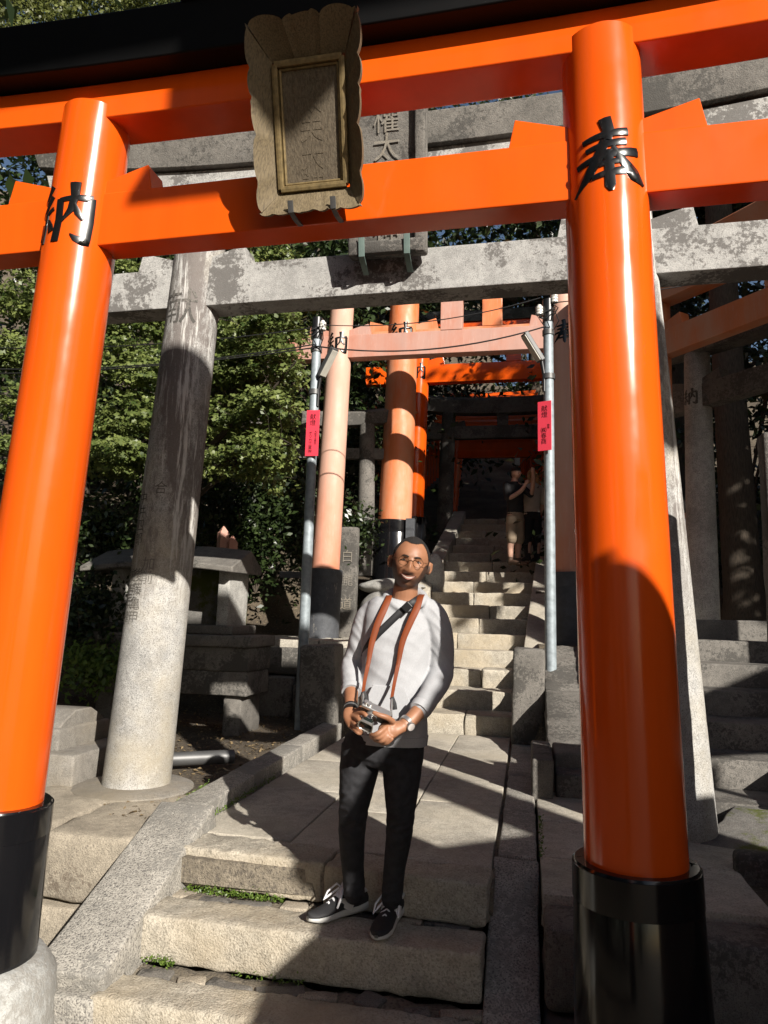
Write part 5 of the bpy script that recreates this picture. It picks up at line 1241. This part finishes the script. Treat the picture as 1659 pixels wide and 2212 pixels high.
def sqring(y0, y1, a0, a1, inn):
    mb = MB(); vs = []; n = 32
    for (yy, hw_) in ((y0, a0), (y1, a1), (y1, a1 - .004), (y0 + .004, inn)):
        for k_ in range(n):
            q = 2 * math.pi * k_ / n; cx, sy = math.cos(q), math.sin(q); cx = math.copysign(abs(cx) ** .42, cx); sy = math.copysign(abs(sy) ** .42, sy)
            vs.append(K(-.012 + hw_ * cx, yy, -.008 + hw_ * .86 * sy))
    fs = [(i * n + k_, i * n + (k_ + 1) % n, (i + 1) * n + (k_ + 1) % n, (i + 1) * n + k_) for i in range(3) for k_ in range(n)]
    return mb.add(vs, fs)
obj('lens_hood', sqring(.052, .082, .024, .034, .022), 'silver', ls, 50)
obj('lens_glass', MB().tube([K(-.012, .050, -.008), K(-.012, .067, -.008), K(-.012, .069, -.008)], [.0235, .0265, .024], 24, kx, power=4), 'lensglass', ls, 60)
for s_, pts in ((-1, [J(838, 1286, .02), J(840, 1290, -.065), J(830, 1315, -.108), J(815, 1350, -.128), J(803, 1390, -.138), J(796, 1430, -.15), J(788, 1470, -.19), J(784, 1498, -.245)]), (1, [J(912, 1284, .02), J(908, 1290, -.070), J(900, 1315, -.112), J(886, 1345, -.130), J(870, 1385, -.137), J(861, 1430, -.142), J(852, 1475, -.18), J(846, 1510, -.25)])):
    aa, bb = spline(pts, [(w_ / 2, .0022) for w_ in (.03, .03, .032, .031, .027, .02, .016, .014)], 8); obj('strap', MB().tube(aa, bb, 8, cR, power=6), 'strap', kam, 60)
    e = K(s_ * .068, 0, .024)
    q = pts[-1]
    obj('strap_clip', MB().tube([q, q.lerp(e, .4), q.lerp(e, .7), e], [.005, .0075, .004, .006], 10), 'silver', kam, 50)
    obj('strap_tab', MB().tube([q + Vector((0, 0, .008)), q + cR * .012 - Vector((0, 0, .02)), q + cR * .016 - Vector((0, 0, .045))], (.010, .0025), 8, cR), 'web', kam)

# ---- people up the stair ------------------------------------------------------
def walker(label, foot, h, face, mats, arms, hair, shorts=True, boots='brownboot'):
    """standing figure, face = heading; arms = two lists of joints in (right, forward, up) fractions of height"""
    foot = Vector(foot); f = Vector((math.sin(face), -math.cos(face), 0)); r = Vector((f.y, -f.x, 0)) * -1; u = Vector((0, 0, 1))
    t = thing('person', label, 'person', foot)
    W_ = lambda x, y, z: foot + (r * x + f * y + u * z) * h
    skn = MB()
    hp = W_(0, .01, .93)
    hb_ = MB().ball((0, 0, 0), (.046 * h, .055 * h, .066 * h), 16, 12); skn.add([hp + r * p.x * (1 - .15 * (p.z < -.03)) + f * p.y + u * p.z for p in hb_.v], hb_.f)
    skn.tube([hp + f * .05 * h + u * .012 * h, hp + f * .066 * h - u * .012 * h, hp + f * .05 * h - u * .02 * h], [.006 * h, .011 * h, .006 * h], 8)
    limb(skn, [W_(0, -.005, .89), W_(0, -.01, .82)], [.03 * h, .034 * h], 12)
    limb(skn, [W_(0, -.01, .83), W_(0, 0, .5)], [(.07 * h, .045 * h), (.065 * h, .045 * h)], 12)
    for s_ in (-1, 1):
        limb(skn, [W_(s_ * .05, 0, .5), W_(s_ * .052, .01, .28), W_(s_ * .055, -.012, .19), W_(s_ * .055, -.01, .04)], [.05 * h, .033 * h, .034 * h, .022 * h], 12)
    for jl in arms:
        limb(skn, [W_(*q) for q in jl], [.026 * h, .024 * h, .022 * h, .016 * h][:len(jl)], 12)
        e = W_(*jl[-1]); dd = (e - W_(*jl[-2])).normalized(); skn.ball(e + dd * .018 * h, .022 * h)
        for k_ in range(4): skn.tube([e + dd * .02 * h + r * (.008 * (k_ - 1.5)) * h, e + dd * (.055 - .004 * abs(k_ - 1.5)) * h + r * (.009 * (k_ - 1.5)) * h - u * .006 * h], .0058 * h, 6)
        skn.tube([e + r * .012 * h, e + dd * .03 * h + r * .026 * h], .006 * h, 6)
    obj('body', remesh(skn, .008, 2, .4), mats['skin'], t, 60)
    top = MB()
    a, b = spline([W_(0, -.01, .845), W_(0, -.01, .80), W_(0, 0, .68), W_(0, 0, .56), W_(0, 0, .49)], [(.04 * h, .04 * h), (.115 * h, .06 * h), (.10 * h, .07 * h), (.092 * h, .066 * h), (.1 * h, .068 * h)], 5); top.tube(a, b, 24, r)
    for jl in arms: limb(top, [W_(*q) for q in jl[:mats.get('sleeve', 2)]], [.036 * h, .034 * h, .028 * h][:mats.get('sleeve', 2)], 14)
    obj('shirt', remesh(top, .012, 3), mats['top'], t, 60)
    bt = MB(); bt.tube([W_(0, 0, .53), W_(0, 0, .45)], [(.096 * h, .068 * h), (.1 * h, .07 * h)], 20, r)
    kz_ = .25 if shorts else .05
    for s_ in (-1, 1): limb(bt, [W_(s_ * .05, 0, .47), W_(s_ * .054, .0, .36), W_(s_ * .055, .004, kz_)], [(.058 * h, .066 * h), (.055 * h, .06 * h), (.05 * h if shorts else .032 * h, .055 * h if shorts else .036 * h)], 16)
    obj('shorts' if shorts else 'trousers', remesh(bt, .012, 3), mats['legs'], t, 60)
    for s_ in (-1, 1):
        sm_ = MB(); c0 = W_(s_ * .056, 0, 0)
        sm_.tube([c0 - f * .03 * h + u * .022 * h, c0 + f * .02 * h + u * .026 * h, c0 + f * .08 * h + u * .018 * h, c0 + f * .115 * h + u * .013 * h], [(.024 * h, .024 * h), (.026 * h, .026 * h), (.027 * h, .018 * h), (.016 * h, .011 * h)], 14, r); limb(sm_, [c0 + u * .02 * h - f * .01 * h, c0 + u * .075 * h - f * .012 * h], [.026 * h, .027 * h], 12)
        obj('boot', sm_, boots, t, 60)
    hm = MB(); hb_ = MB().ball((0, 0, 0), (.05 * h, .059 * h, .07 * h), 18, 14)
    keep = [fc_ for fc_ in hb_.f if (lambda m_: m_.z > .018 * h or m_.y < -.015 * h)(sum((hb_.v[k_] for k_ in fc_), Vector()) / 4)]
    hm.add([hp + r * p.x + f * p.y + u * p.z for p in hb_.v], keep)
    if hair == 'blond':
        for k_ in range(14):
            q = -1 + 2 * k_ / 13
            hm.tube([hp + r * q * .045 * h - f * .03 * h + u * .02 * h, hp + r * q * .062 * h - f * (.04 + .01 * math.sin(k_)) * h - u * .06 * h, hp + r * q * .06 * h - f * .05 * h - u * (.15 + .02 * math.sin(k_ * 2.3)) * h], [.014 * h, .016 * h, .005 * h], 7)
    obj('hair', hm, hair, t, 60)
    return t
p1 = P(1113, 1221, 12.45)
walker('person in dark top and khaki shorts with one arm raised on the shaded stair', p1, 1.74, rad(48), dict(skin='paleskin', top='darkcloth', legs='khaki', sleeve=2),
       ([(-.115, -.01, .80), (-.14, .03, .66), (-.06, .12, .72), (-.02, .16, .80)], [(.115, -.01, .80), (.15, .07, .72), (.10, .15, .84), (.06, .18, .93)]), 'hair')
p2 = P(1150, 1212, 12.75)
walker('person with long fair hair and pale top, beside the one in khaki shorts', (p2.x, 12.85, 2.31), 1.66, rad(-150), dict(skin='paleskin', top='palecloth', legs='darkcloth', sleeve=2),
       ([(-.11, -.01, .80), (-.135, .0, .64), (-.12, .06, .50)], [(.11, -.01, .80), (.135, .0, .64), (.12, .06, .50)]), 'blond', shorts=False, boots='darkcloth')
p3 = P(1472, 1200, 10.2)
walker('person in grey clothes on the upper court, half hidden behind the stone shafts', (p3.x + .05, 10.0, 1.2), 1.72, rad(170), dict(skin='paleskin', top='greycloth', legs='greycloth', sleeve=3),
       ([(-.115, -.01, .80), (-.14, .0, .64), (-.12, .06, .52)], [(.115, -.01, .80), (.14, .0, .64), (.12, .06, .52)]), 'hair', shorts=False, boots='darkcloth')
